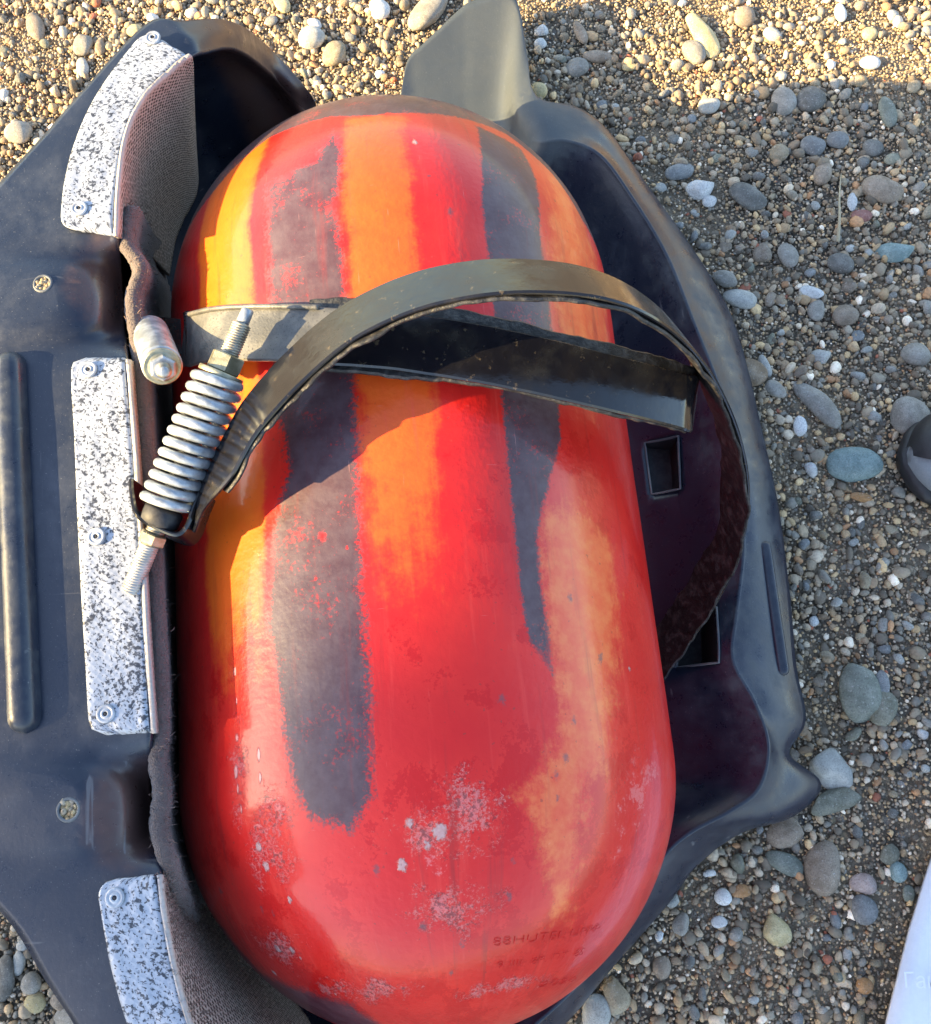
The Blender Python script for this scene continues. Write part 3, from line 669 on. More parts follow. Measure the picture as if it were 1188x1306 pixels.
pad3 = pad([((127, 1123), (204, 1115), (222, 1118, .27), (250, 1112, .10)), ((131, 1165), (211, 1170), (240, 1172, .27), (275, 1160, .10)), ((146, 1240), (226, 1240), (270, 1236, .27), (318, 1215, .10)),
     ((166, 1310), (246, 1308), (305, 1292, .27), (360, 1262, .10)), ((196, 1390), (280, 1380), (345, 1350, .27), (400, 1310, .10))],
    'speckled silver pad with fuzzy brown fold at the bottom left corner', rivets=((152, 1143),))
# dark felt lining that runs down inside the left wall
LIN = [((166, 268), (215, 320)), ((158, 312), (208, 350)), ((176, 345), (214, 380)), ((166, 385), (212, 420)), ((174, 450), (214, 470)), ((182, 560), (216, 570)), ((191, 700), (222, 705)), ((199, 850), (228, 850)), ((200, 930), (232, 928)),
       ((197, 968), (233, 962)), ((202, 1010), (234, 1004)), ((199, 1060), (238, 1050)), ((214, 1112), (246, 1098)), ((232, 1160), (262, 1136), .28), ((252, 1200), (280, 1172), .14)]
lc = np.array([[at(*q[0], zz), at(q[0][0]+8, q[0][1]-1, zz-.003), at(q[0][0]*.5+q[1][0]*.5, q[0][1]*.5+q[1][1]*.5, zz*.7), at(*q[1], .10)] for q in LIN for zz in [q[2] if len(q) > 2 else .343]])
R_ = np.stack([cr(lc[:, j], 10) for j in range(4)], 1); Sf = np.stack([cr(r, 7) for r in R_])
Sf[..., 0] += (rng.random(Sf.shape[:2])-.5)*.0014
lin = link('felt_lining', mesh('felt_lining', Sf.reshape(-1, 3), grid_faces(*Sf.shape[:2])), M['felt'], tr_root)
lin.modifiers.new('thick', 'SOLIDIFY').thickness = .004
# short fibres standing out of the lining and the lower pad's fold
def fuzz(name, pts, nrm, n, ln, mat, parent):
    V, Fc = [], []
    for q in range(n):
        i = rng.integers(len(pts)); a = pts[i]+rng.normal(size=3)*.0022; d = nrm[i]+rng.normal(size=3)*.7; d /= np.linalg.norm(d)
        s = np.cross(d, rng.normal(size=3)); s /= np.linalg.norm(s); L = ln*rng.uniform(.4, 1.2); w = .00022
        b = a+d*L*.6+rng.normal(size=3)*.0006; c = a+d*L; k0 = len(V)
        V += [a-s*w, a+s*w, b+s*w, b-s*w, c]; Fc += [(k0, k0+1, k0+2, k0+3), (k0+3, k0+2, k0+4)]
    o = mk(name, V, Fc, mat, parent, False); o['kind'] = 'stuff'; return o
kf = N('brown_fibre'); kf.bs(Base_Color=kf.mix(kf.noise(90, 2), (.05, .035, .03), (.30, .20, .17)), Roughness=.9)
sp = Sf[:, 2:14].reshape(-1, 3); p3 = np.array([v.co[:] for v in pad3.data.vertices]).reshape(-1, 46, 3)[:, 26:42].reshape(-1, 3); fuzz('felt_fibres', p3, np.tile([.7, .2, .5], (len(p3), 1)), 5200, .004, kf.m, pad3)
fuzz('felt_fibres', sp, np.tile([.8, 0, .35], (len(sp), 1)), 5200, .0045, kf.m, lin)

# ------------------------------------------------------------------ straps
def band(P, wv, w0, w1, th, ragged=0, seed=0, off=0.0, taper=None):
    """flat strip along P; wv = width direction per point; w0..w1 across, th thick; ragged = edge unevenness"""
    P = np.asarray(P, float); n = len(P); T = np.gradient(P, axis=0); T /= np.linalg.norm(T, axis=1)[:, None]
    r = np.random.default_rng(seed); V = []
    L = np.concatenate([[0], np.cumsum(np.linalg.norm(np.diff(P, axis=0), axis=1))])
    e0 = (1.4*vnoise(L, 0*L, 28, seed)**2+.5*vnoise(L, 0*L+3, 170, seed+1)-.8)*ragged; e1 = (1.4*vnoise(L, 0*L+7, 28, seed+2)**2+.5*vnoise(L, 0*L+5, 170, seed+3)-.8)*ragged
    wob = (vnoise(L, 0*L+11, 60, seed+5)-.5)*ragged*.5
    for i in range(n):
        w = wv[i]-T[i]*(wv[i]@T[i]); w /= np.linalg.norm(w); N_ = np.cross(T[i], w)
        if N_[2] < 0 and i == 0: pass
        k_ = 1.0 if taper is None else taper[i]
        a, b = (w0+e0[i])*k_, (w1+e1[i])*k_; h = th/2; c = min(h*.7, .0012)
        o = P[i]+N_*(off+wob[i])
        for x, y in ((a+c, h), ((a+b)/2, h), (b-c, h), (b, h-c), (b, -h+c), (b-c, -h), ((a+b)/2, -h), (a+c, -h), (a, -h+c), (a, h-c)):
            V.append(o+w*x+N_*y)
    f = [tuple(reversed(q)) for q in grid_faces(n, 10, False, True)]
    f += [tuple(range(10)), tuple(reversed(range((n-1)*10, n*10)))]
    return V, f
HOOP = [(246, 668, .366), (254, 640, .376), (266, 617, .384), (290, 585, .394), (322, 530, .404), (375, 470, .414), (440, 415, .424), (520, 376, .434), (600, 357, .440), (680, 353, .440), (760, 363, .432), (820, 388, .412), (868, 428, .378), (905, 482, .325), (932, 550, .262),
        (941, 620, .205), (930, 690, .150), (900, 755, .100), (862, 810, .060), (820, 860, .032)]
hp = cr([at(*q) for q in HOOP], 14)
cen_ = hp.mean(0); n_ = np.linalg.svd(hp-cen_)[2][2]
if n_[1] > 0: n_ = -n_
hw = np.tile(n_, (len(hp), 1))
tp = np.clip(.55+.45*np.arange(len(hp))/42, 0, 1); lt = np.clip((np.arange(len(hp))-30)/6, .12, 1)*tp
hoop = empty('clamp_strap', at(262, 622, .38))
hb = mk('band', *band(hp, hw, -.018, .018, .0032, .0003, 31, 0, tp), M['strap'], hoop); sharp(hb)
hl = mk('rubber_liner', *band(hp, hw, -.0190, .0215, .0026, .0048, 40, .0030 if np.cross(np.gradient(hp, axis=0)[60], n_)[2] < 0 else -.0030, lt), M['rubber'], hoop); sharp(hl)
tag(hoop, 'curved black steel clamp strap with torn rubber lining arching high over the red cylinder', 'strap')
# the yoke at its end that holds the spring
yk = [at(*q, .366) for q in ((176, 618), (178, 640), (186, 664), (212, 680), (234, 687), (246, 676), (254, 655), (264, 630))]
yp = cr(yk, 10); sharp(mk('spring_yoke', *band(yp, np.tile([0, 0, 1.], (len(yp), 1)), -.016, .013, .003, .0005, 51), M['strap'], hoop))

BAND = [(236, 434, .318), (250, 432, .345), (272, 428, .364), (305, 426, .378), (350, 426, .3875), (400, 427, .392), (460, 430, .394), (520, 435, .395), (600, 447, .393), (680, 463, .386), (760, 482, .374), (820, 497, .360), (862, 508, .347), (876, 512, .341), (884, 514, .330), (886, 515, .300)]
bp = cr([at(*q) for q in BAND], 12)
L_ = np.linspace(0, 1, len(bp)); bw = np.stack([-.02-.27*L_, -1+.02*L_, 0*L_], -1)
st2 = empty('clamp_strap', at(236, 434, .30))
split = int(len(bp)*.36)
b1 = mk('steel_band', *band(bp[:split+3], bw[:split+3], -.0185, .0185, .003, .0006, 61), M['steel'], st2); sharp(b1)
b1['label'] = 'bare dusty grey end of the strap'
rl = cr([bp[i]+np.array([0, .0165+.0015, .0022]) for i in range(6, split, 4)], 4)
mk('rolled_edge', *tube(rl, .0018, 8), M['steel'], st2)
b2 = mk('band', *band(bp[split:], bw[split:], -.0185, .0200, .0034, .0004, 66, .0004), M['strap'], st2); sharp(b2)
b3 = mk('rubber_liner', *band(bp[split-8:], bw[split-8:], -.026, .0215, .004, .0030, 71, .0040 if np.cross(np.gradient(bp, axis=0)[60], bw[60])[2] < 0 else -.0040), M['rubber'], st2); sharp(b3)
tag(st2, 'black clamp strap lying low across the cylinder, its free bent end sticking out right', 'strap')
# bracket on the wall that the grey end hooks to
brk = [at(*q, .30) for q in ((184, 402), (240, 408), (242, 452), (190, 450))]
V = [b for b in brk]+[b-np.array([0, 0, .03]) for b in brk]
sharp(mk('bracket', V, [(3, 2, 1, 0), (4, 5, 6, 7), (0, 1, 5, 4), (1, 2, 6, 5), (2, 3, 7, 6), (3, 0, 4, 7)], M['strap'], st2, False))
hk = cr([at(*q) for q in ((240, 400, .325), (243, 430, .327), (243, 455, .325))], 8)
mk('hook_pin', *tube(hk, .0035, 10), M['strap'], st2)

# ------------------------------------------------------------------ spring bolt
A0 = at(317, 394, .405); B0 = at(166, 756, .360)
def along(px, py):
    """point of the bolt axis seen nearest to this pixel"""
    t = np.linspace(0, 1, 400); Q = A0+(B0-A0)*t[:, None]; d = Q-CAM; z = d@fw
    uu = CX+F*(d@rt)/z; vv = CY-F*(d@up)/z
    return Q[np.argmin((uu-px)**2+(vv-py)**2)]
sb = empty('spring_bolt', along(230, 600))
ax = (B0-A0)/np.linalg.norm(B0-A0)
p_nut, p_w, p_c0, p_c1, p_ln0, p_ln1 = along(291, 455), along(284, 474), along(281, 480), along(212, 648), along(198, 680), along(192, 694)
tip = along(309, 412)
mk('rod_tip', *lathe(A0, tip, [(0, .0030), (.001, .0038), (np.linalg.norm(tip-A0), .0040)], 16), M['zinc'], sb)
mk('threaded_rod', *threaded(tip, p_nut, .0062, .0016), M['rod'], sb)
mk('threaded_rod', *threaded(p_nut, p_ln0, .0062, .0016), M['rod'], sb)
lowrod = mk('threaded_rod', *threaded(p_ln1, B0, .0062, .0017), M['rodlight'], sb); lowrod['label'] = 'pale lower end of the threaded rod'
def hexnut(A, B, r, mat, name='nut'):
    L = np.linalg.norm(B-A); V, f = lathe(A, B, [(0, r*.9), (.0008, r), (L-.0008, r), (L, r*.9)], 6)
    return sharp(mk(name, V, f, mat, sb, False), 30)
hexnut(along(293, 452), p_w, .0108, M['gold'])
mk('washer', *lathe(p_w, p_c0, [(0, .0135), (.0004, .0140), (.0030, .0140), (.0034, .0135)], 28), M['gold'], sb)
hexnut(p_ln0, p_ln1, .0085, M['gold'])
ax_, u_, v_ = frame(p_c1-p_c0); L = np.linalg.norm(p_c1-p_c0); turns = 11.5; hx = []
for i in range(int(turns*28)+1):
    t = i/(turns*28); a = 2*PI*turns*t
    e = t if .04 < t < .96 else t
    hx.append(p_c0+ax_*(.002+(L-.004)*e)+(u_*math.cos(a)+v_*math.sin(a))*.0140)
mk('coil_spring', *tube(np.array(hx), .0031, 10), M['zinc'], sb)
mk('spring_seat', *lathe(p_c1, p_c1+ax*.012, [(0, .0105), (.002, .012), (.010, .012), (.012, .009)], 24), M['dark'], sb)
tag(sb, 'pale steel coil spring on a threaded bolt with a yellow nut, left of the cylinder', 'spring bolt')

# second bolt: fat zinc sleeve pointing up at the viewer
sB, sT = at(192, 424, .335), at(207, 466, .385); e = (sT-sB)/np.linalg.norm(sT-sB); L = np.linalg.norm(sT-sB)
slv = empty('sleeve_bolt', sB)
pr = [(0, .0112)]; t = .001
while t < L-.006: pr += [(t, .0124), (t+.0007, .0122), (t+.0012, .0125)]; t += .0019
pr += [(L-.004, .0126), (L, .0126), (L+.001, .0120)]
mk('sleeve', *lathe(sB, sT, pr, 32), M['zinc'], slv)
mk('collar', *lathe(sT+e*.0011, sT+e*.01, [(0, .0118), (.002, .0118), (.0026, .0108), (.0020, .0098), (.0030, .0090)], 32), M['gold'], slv)
hn = lathe(sT+e*.003, sT+e*.008, [(0, .0085), (.0038, .0085), (.0046, .0072)], 6); sharp(mk('nut', *hn, M['zinc'], slv, False), 30)
mk('bolt_end', *threaded(sT+e*.006, sT+e*.0125, .0050, .0016), M['rod'], slv)
mk('bolt_tip', *lathe(sT+e*.0126, sT+e*.015, [(0, .0036), (.0016, .0034), (.0022, .0020)], 14), M['zinc'], slv)
tag(slv, 'stubby zinc sleeve bolt pointing upward beside the top of the coil spring', 'bolt')

# ------------------------------------------------------------------ things at the right edge
def shoe():
    kb = N('black_shoe_rubber'); kb.bs(Base_Color=kb.mix(kb.noise(300, 2), (.012, .012, .014), (.03, .03, .033)), Roughness=.5, Normal=kb.bump(kb.noise(500, 2), .3, .0006))
    kg = N('grey_shoe_fabric'); kg.bs(Base_Color=kg.mix(kg.noise(500, 2), (.20, .23, .26), (.32, .35, .38)), Roughness=.8, Normal=kg.bump(kg.noise(900, 2), .5, .0006))
    c = at(1157, 588, .02); root = empty('shoe', c)
    #   x from toe, half width, side shift, top height
    sec = [(0, .006, .002, .034), (.008, .026, .002, .046), (.022, .040, .0, .056), (.045, .048, -.002, .064), (.075, .051, -.003, .072), (.11, .049, -.002, .082), (.15, .044, 0, .098), (.19, .040, 0, .108), (.23, .040, 0, .112), (.265, .036, 0, .112), (.28, .022, 0, .108)]
    sec = cr(sec, 5); rot = math.radians(-6); z0 = float(gz(c[0]+.1, c[1]))+.004
    def put(x, y, z): return (c[0]+x*math.cos(rot)-y*math.sin(rot), c[1]+x*math.sin(rot)+y*math.cos(rot), z0+z)
    def ring(h0, h1, grow, n=28, top=1.0):
        V = []
        for x, w, s, h in sec:
            for k in range(n):
                a = 2*PI*k/n; cx_ = math.copysign(abs(math.cos(a))**.75, math.cos(a)); sy = math.sin(a)
                V.append(put(x-(grow if x < .02 else 0), s+(w+grow)*cx_, h0+(h*h1-h0)*(.5+.5*math.copysign(abs(sy)**.8, sy))))
        f = grid_faces(len(sec), n, False, True); f += [tuple(reversed(range(n))), tuple(range((len(sec)-1)*n, len(sec)*n))]
        return V, f
    mk('upper', *ring(.012, 1.0, 0), kg.m, root)
    V = []; n = 28; sole = []
    mk('sole', *ring(.0, .42, .004), kb.m, root)
    # black toe guard over the outer half of the toe
    V = []; m = 14; s2 = [q for q in sec if q[0] < .12]
    for x, w, s, h in s2:
        for k in range(m):
            a = PI*(-.08+.66*k/(m-1)); cx_ = math.copysign(abs(math.cos(a))**.75, math.cos(a)); sy = max(0, math.sin(a))
            V.append(put(x-.003 if x < .02 else x, s+(w+.003)*cx_, .010+(h+.003-.010)*(.5+.5*sy**.8)))
    mk('toe_guard', V, [tuple(reversed(q)) for q in grid_faces(len(s2), m)], kb.m, root)
    tag(root, 'black and grey shoe toe at the right edge beside a round grey stone', 'shoe')
shoe()
kw = N('white_sheet'); sp_ = kw.ss(kw.vor(42), .10, .05); fl = kw.noise(6, 3)
kw.bs(Base_Color=kw.mix(kw.math('MULTIPLY', sp_, kw.ss(fl, .48, .55)), kw.mix(kw.noise(250, 3), (.66, .69, .76), (.76, .79, .85)), (.10, .10, .11)), Roughness=.6, Normal=kw.bump(kw.noise(500, 3), .3, .0006))
a_, b_ = at(1194, 1062, .012), at(1118, 1322, .012); e1 = b_-a_; e1n = e1/np.linalg.norm(e1); e2 = np.array([-e1n[1], e1n[0], 0])
if e2[0] < 0: e2 = -e2
V = []; n = 24
for i in range(n+1):
    for j in range(n+1):
        q = a_+e1n*(-.14+.55*i/n)+e2*(.36*j/n); V.append(q+np.array([0, 0, .006*math.sin(i*.5)*math.sin(j*.4+1)+.006+.0006*math.sin(i*2.3)]))
sh = mk('white_board', V, grid_faces(n+1, n+1), kw.m)
sh.modifiers.new('thick', 'SOLIDIFY').thickness = .004
tag(sh, 'white sheet with dark specks lying on the gravel in the bottom right corner', 'sheet')
cu = bpy.data.curves.new('lettering', 'FONT'); cu.body = 'Гани'; cu.size = .018; cu.extrude = .0002
to = bpy.data.objects.new('lettering', cu); C.objects.link(to); bpy.context.view_layer.update()
mt = bpy.data.meshes.new_from_object(to.evaluated_get(bpy.context.evaluated_depsgraph_get())); bpy.data.objects.remove(to)
kl = N('white_print'); kl.bs(Base_Color=(.76, .79, .845), Roughness=.5)
lo_ = at(1153, 1260, .026); mt.transform(Matrix.Translation(lo_)@Matrix.Rotation(-ROLL*-1, 4, 'Z')); mt.materials.clear()
link('lettering', mt, kl.m, sh, False)

# ------------------------------------------------------------------ gravel: loose stones one by one, then the mass
PM = [pebble_mesh(100+i, 3, random.uniform(.45, .7), .15, .7 if i % 2 else .3) for i in range(10)]
PMA = [pebble_mesh(140+i, 3, random.uniform(.55, .75), .24, 1.0) for i in range(4)]
for m in PM+PMA: m.materials.append(M['stone'])
K = dict(grey=(.29, .265, .225), dark=(.135, .128, .112), blue=(.185, .19, .19), brown=(.26, .195, .135), tan=(.32, .25, .15), pale=(.42, .41, .37), white=(.72, .71, .68), teal=(.20, .29, .28), olive=(.20, .195, .135), green=(.20, .22, .175), orange=(.45, .22, .07), red=(.26, .09, .07), yellow=(.55, .44, .22), pink=(.45, .33, .29))
taken = []; named = []
def stone(u, v, ru, rv, ang, col, label, angular=False, z=None, sink=.40):
    """u, v, half axes and turn in photo pixels"""
    p0 = at(u, v, .006); k_ = np.linalg.norm(p0-CAM)/F*.985
    a, b = ru*k_, rv*k_; h = min(a, b)*.62
    base = float(gz(p0[0], p0[1])) if z is None else z
    me = random.choice(PMA if angular else PM)
    o = bpy.data.objects.new('stone', me); C.objects.link(o)
    dv = np.array([v_.co[:] for v_ in me.vertices]); ext = np.abs(dv).max(0)
    o.scale = (a/ext[0], b/ext[1], h/ext[2]); o.location = (p0[0], p0[1], base+h*(1-2*sink)+.002)
    o.rotation_euler = (random.uniform(-.12, .12), random.uniform(-.12, .12), math.radians(-ang)+ROLL*-1*0+.097*-1)
    c = K[col] if isinstance(col, str) else col; j = random.uniform(1.0, 1.3); o.color = (*[min(1, x*j) for x in c], 1)
    named.append((label, u, v)); tag(o, label, 'stone', 'large loose stones on the gravel'); taken.append((p0[0], p0[1], max(a, b)))
    return o
for q in [
 (1090, 594, 34, 24, 5, 'teal', 'large speckled teal stone in the gravel left of the shoe'),
 (1043, 517, 41, 15, 53, 'grey', 'long grey finger-shaped stone right of the tray rim'),
 (1021, 545, 9, 14, 0, 'white', 'small bright white pebble between the long grey stone and the teal stone'),
 (1100, 633, 14, 6, 10, 'orange', 'small bright orange stone just below the large teal stone'),
 (956, 478, 21, 19, 0, (.22, .15, .09), 'round brown stone touching the right rim of the tray'),
 (975, 468, 7, 15, -20, 'pale', 'pale sliver of stone behind the round brown stone at the tray rim'),
 (988, 498, 15, 10, 40, 'grey', 'small grey oval stone below right of the round brown stone'),
 (1161, 530, 23, 25, 0, 'grey', 'round flat grey stone touching the left side of the shoe'),
 (1169, 452, 18, 15, 0, 'grey', 'grey rounded stone at the right edge above the shoe'),
 (1048, 453, 13, 11, 0, 'pale', 'pale angular pebble above the long grey stone', True),
 (1100, 886, 26, 38, -8, 'green', 'large olive grey stone right of the lower tray flange'),
 (1127, 903, 15, 22, 20, 'olive', 'flat olive stone leaning on the large olive grey one'),
 (1126, 872, 9, 17, 0, 'blue', 'dark blue stone touching the right side of the large olive grey stone'),
 (1063, 980, 31, 24, 25, 'pale', 'large pale lumpy stone beside the tip of the tray corner', True),
 (1070, 1022, 34, 14, -14, 'olive', 'wedge-shaped olive stone with pale edge below the large pale stone', True),
 (1005, 1062, 24, 17, -28, 'brown', 'brown oval stone just under the lower right tray corner'),
 (1007, 1103, 26, 12, 25, 'green', 'flat greenish oval stone lying below the brown oval stone'),
 (1054, 1108, 22, 31, 12, 'brown', 'large upright brown egg-shaped stone in the lower right gravel'),
 (990, 1187, 19, 18, 0, 'yellow', 'pale yellow quartz stone in the lower right gravel', True),
 (1104, 1128, 16, 12, 10, 'pink', 'pinkish white stone right of the large brown egg-shaped stone'),
 (925, 1145, 11, 10, 0, 'white', 'round white pebble in the gravel below the tray edge'),
 (948, 1138, 12, 8, -10, 'orange', 'orange brown pebble right beside the round white pebble'),
 (920, 1177, 10, 7, 0, 'white', 'second smaller white pebble below the round white pebble'),
 (786, 1271, 16, 21, -25, 'tan', 'tan angular stone close to the bottom right of the cylinder', True),
 (761, 1293, 17, 22, 0, 'pale', 'pale smooth stone at the bottom edge beside the cylinder'),
 (1104, 1160, 15, 17, 0, 'blue', 'blue grey squarish stone below the pinkish white stone'),
 (893, 243, 18, 15, 0, 'white', 'cracked white quartz stone in the shaded gravel at upper right', True),
 (904, 258, 9, 8, 0, 'white', 'small white pebble just below the cracked quartz stone'),
 (866, 221, 19, 11, -15, 'blue', 'dark grey oval stone just inside the edge of the shadow'),
 (1000, 134, 15, 18, -15, 'grey', 'grey oval stone near the top of the shaded gravel'),
 (1033, 130, 19, 15, -30, 'dark', 'dark grey stone right of the grey oval near the top of the shadow'),
 (1034, 189, 15, 13, 0, 'blue', 'dark blue pebble below the two grey stones at upper right'),
 (1066, 183, 13, 11, 0, 'blue', 'blue grey pebble right of the dark blue pebble'),
 (1112, 192, 13, 11, 0, 'dark', 'dark rounded pebble at far right of the blue pebbles'),
 (1130, 147, 10, 20, -10, 'green', 'upright greenish grey pebble near the upper right corner'),
 (993, 200, 12, 11, 0, 'tan', 'round tan pebble left of the dark blue pebble'),
 (1048, 226, 11, 15, 25, 'brown', 'brown wedge pebble left of the dry stalk'),
 (1121, 245, 25, 17, 10, 'brown', 'large brown grey stone right of the dry stalk'),
 (952, 252, 25, 17, 25, 'dark', 'large dark stone sunk in dirt at the upper right'),
 (1097, 278, 12, 8, 10, 'red', 'dull red pebble right of the dry stalk'),
 (1085, 260, 6, 12, 10, 'white', 'thin upright white pebble between the dry stalk and the red pebble'),
 (1141, 322, 23, 14, 5, 'teal', 'teal speckled stone at the upper right below the red pebble', True),
 (973, 323, 12, 14, 0, 'brown', 'brown pebble beside the upper right rim of the tray'),
 (1006, 325, 13, 17, -20, 'grey', 'grey pebble right of the brown pebble near the tray rim'),
 (926, 356, 17, 11, 25, 'grey', 'grey oval stone touching the upper right outline of the tray'),
 (946, 381, 23, 13, 20, 'pale', 'pale flat stone touching the tray outline below the grey oval'),
 (1035, 372, 15, 8, 20, 'white', 'white oblong stone in the middle of the right gravel'),
 (1043, 394, 11, 15, 15, 'grey', 'grey stone tucked under the white oblong stone'),
 (1081, 400, 17, 14, -20, 'brown', 'brown rounded stone right of the white oblong stone'),
 (1073, 338, 17, 13, 30, 'dark', 'dark stone below the foot of the dry stalk'),
 (896, 48, 13, 34, -28, 'yellow', 'long pointed yellow stone in the sun at the top right', True),
 (885, 68, 13, 17, -35, 'grey', 'grey stone touching the lower end of the long yellow stone'),
 (950, 25, 13, 13, 0, 'brown', 'brown rounded stone in the sun at the top right edge'),
 (984, 45, 11, 9, 20, 'pale', 'pale pebble in the sun right of the long yellow stone'),
 (1070, 22, 7, 13, 0, 'white', 'white upright pebble in the sun near the top right corner'),
 (1108, 85, 12, 9, 0, 'white', 'white pebble at the shadow edge near the top right'),
 (1107, 48, 9, 8, 0, 'yellow', 'yellow pebble in the sun near the top right corner'),
 (903, 138, 13, 11, 0, 'pale', 'pale pebble in the sun above the edge of the shadow'),
 (399, 50, 17, 15, -30, 'pale', 'round pale stone in the sun between the tray corner and grey tab'),
 (428, 68, 14, 18, 20, 'tan', 'tan stone right of the round pale stone above the cylinder'),
 (548, 17, 17, 36, 35, 'grey', 'long grey stone poking out behind the grey plastic tab'),
 (485, 15, 12, 15, -20, 'white', 'creamy white stone at the top edge left of the tab'),
 (403, 33, 10, 6, 30, 'white', 'flat white pebble touching the round pale stone from above'),
 (347, 30, 8, 7, 0, 'blue', 'blue grey pebble above the top left tray corner'),
 (362, 8, 9, 15, -30, 'yellow', 'yellowish stone at the top edge above the tray corner'),
 (22, 165, 17, 14, 10, 'grey', 'grey stone in the sun at the left edge above the flange'),
 (43, 30, 10, 19, -15, 'brown', 'brown elongated stone near the top left corner'),
 (105, 55, 11, 13, 0, 'grey', 'grey brown stone in the sun left of the top silver pad'),
 (104, 82, 7, 13, -10, 'pale', 'upright pale pebble left of the top silver pad'),
 (172, 38, 10, 8, 0, 'yellow', 'yellow pebble touching the top of the upper silver pad'),
 (765, 72, 20, 8, 5, 'brown', 'flat brown lens-shaped stone in the sun right of the tab'),
 (738, 85, 15, 13, 0, 'grey', 'grey stone in the sun right of the grey tab'),
 (692, 38, 8, 8, 0, 'white', 'bright white pebble right of the tip of the grey tab'),
 (690, 55, 8, 7, 0, 'white', 'white pebble just below another white one beside the tab'),
 (741, 42, 7, 17, -20, 'brown', 'thin upright brown stone in the sun right of the tab'),
 (688, 116, 11, 12, 0, 'yellow', 'round ochre pebble touching the foot of the grey tab'),
 (803, 85, 9, 6, 0, 'yellow', 'yellow pebble in the sun right of the flat brown stone'),
 (24, 1230, 8, 14, 0, 'pale', 'upright oval pale pebble in the gravel at the bottom left'),
 (45, 1278, 12, 11, 0, 'yellow', 'round yellowish pebble at the bottom left beneath the flange edge'),
 (41, 1254, 12, 12, 0, 'grey', 'round grey pebble above the yellowish one at the bottom left'),
 (29, 1206, 8, 6, 0, 'pale', 'small round pale pebble at the bottom left near the flange'),
 (5, 1252, 13, 27, 0, 'dark', 'large dark stone at the left edge near the bottom'),
 (92, 1302, 22, 14, 20, 'grey', 'flat grey stone at the bottom edge under the tray flange'),
 (78, 1278, 14, 9, 25, 'brown', 'reddish brown pebble against the flange edge at the bottom left'),
 (1105, 1258, 10, 9, 0, 'orange', 'reddish orange pebble left of the white sheet'),
 (1137, 1090, 10, 12, 30, 'olive', 'small olive pebble above the white sheet'),
 (1148, 1112, 10, 12, 0, 'teal', 'grey teal pebble near the upper end of the white sheet'),
 (1161, 1140, 7, 9, 0, 'green', 'greenish pebble touching the edge of the white sheet'),
 (870, 1180, 10, 14, 20, 'grey', 'grey pebble in the gravel right of the cylinder bottom'),
 (845, 1235, 11, 13, 0, 'brown', 'brown pebble right of the lower cylinder end'),
 (1080, 870, 0, 0, 0, 'grey', ''),
]:
    if q[2] == 0: continue
    stone(*q[:7], *(q[7:8]))
# dry stalk
stalk = [at(1073, 222, .012), at(1071, 250, .02), at(1071, 280, .022), at(1069, 308, .012)]
ks = N('straw'); ks.bs(Base_Color=(.42, .36, .24), Roughness=.8)
pt = cr(stalk, 8); sk = mk('dry_stalk', *tube(pt, np.linspace(.0005, .0019, len(pt)), 8), ks.m)
tag(sk, 'thin dry straw stalk lying in the shaded gravel at the upper right', 'stalk')

# middling pebbles in view, one by one
def proj(p):
    d = np.asarray(p)-CAM; z = d@fw; return CX+F*(d@rt)/z, CY-F*(d@up)/z
vis = []
def foot(x, y):    # inside the tray's outline on plan
    return _bvh.ray_cast(Vector((x, y, .62)), Vector((0, 0, -1)))[0] is not None
PMm = [pebble_mesh(200+i, 2, random.uniform(.55, .8), .34, .8) for i in range(8)]
for m in PMm: m.materials.append(M['stone'])
MIDC = [('grey', 'grey'), ('dark', 'dark grey'), ('brown', 'brown'), ('tan', 'tan'), ('pale', 'pale'), ('blue', 'blue grey'), ('white', 'white'), ('olive', 'olive grey')]
cnt = 0; tries = 0; mids = []
while cnt < 210 and tries < 9000:
    tries += 1
    u, v = random.uniform(0, 1188), random.uniform(0, 1306)
    p0 = at(u, v, .004); x, y = p0[0], p0[1]; r = random.uniform(.0048, .0085)
    if foot(x, y) or any(math.hypot(x-np.mean(q_, 0)[0], y-np.mean(q_, 0)[1]) < .06 for q_ in (SLOT1, SLOT2)) or any((x-a)**2+(y-b)**2 < (c*.9+r)**2 for a, b, c in taken): continue
    d = _bvh.ray_cast(Vector(CAM), Vector(p0-CAM).normalized())
    if d[0] is not None: continue
    if u > 1120 and (v > 1060 or 490 < v < 670): continue
    ck, cn = random.choices(MIDC, (20, 14, 18, 12, 14, 10, 6, 8))[0]
    o = bpy.data.objects.new('pebble', random.choice(PMm)); C.objects.link(o)
    s_ = r; o.scale = (s_*random.uniform(.85, 1.25), s_*random.uniform(.8, 1.1), s_*random.uniform(.75, 1.1))
    o.location = (x, y, float(gz(x, y))+r*.12+.001); o.rotation_euler = (random.uniform(-.3, .3), random.uniform(-.3, .3), random.random()*6.28)
    j = random.uniform(.95, 1.4); o.color = (*[min(1, c*j) for c in K[ck]], 1)
    mids.append((o, u, v, cn))
    taken.append((x, y, r)); cnt += 1

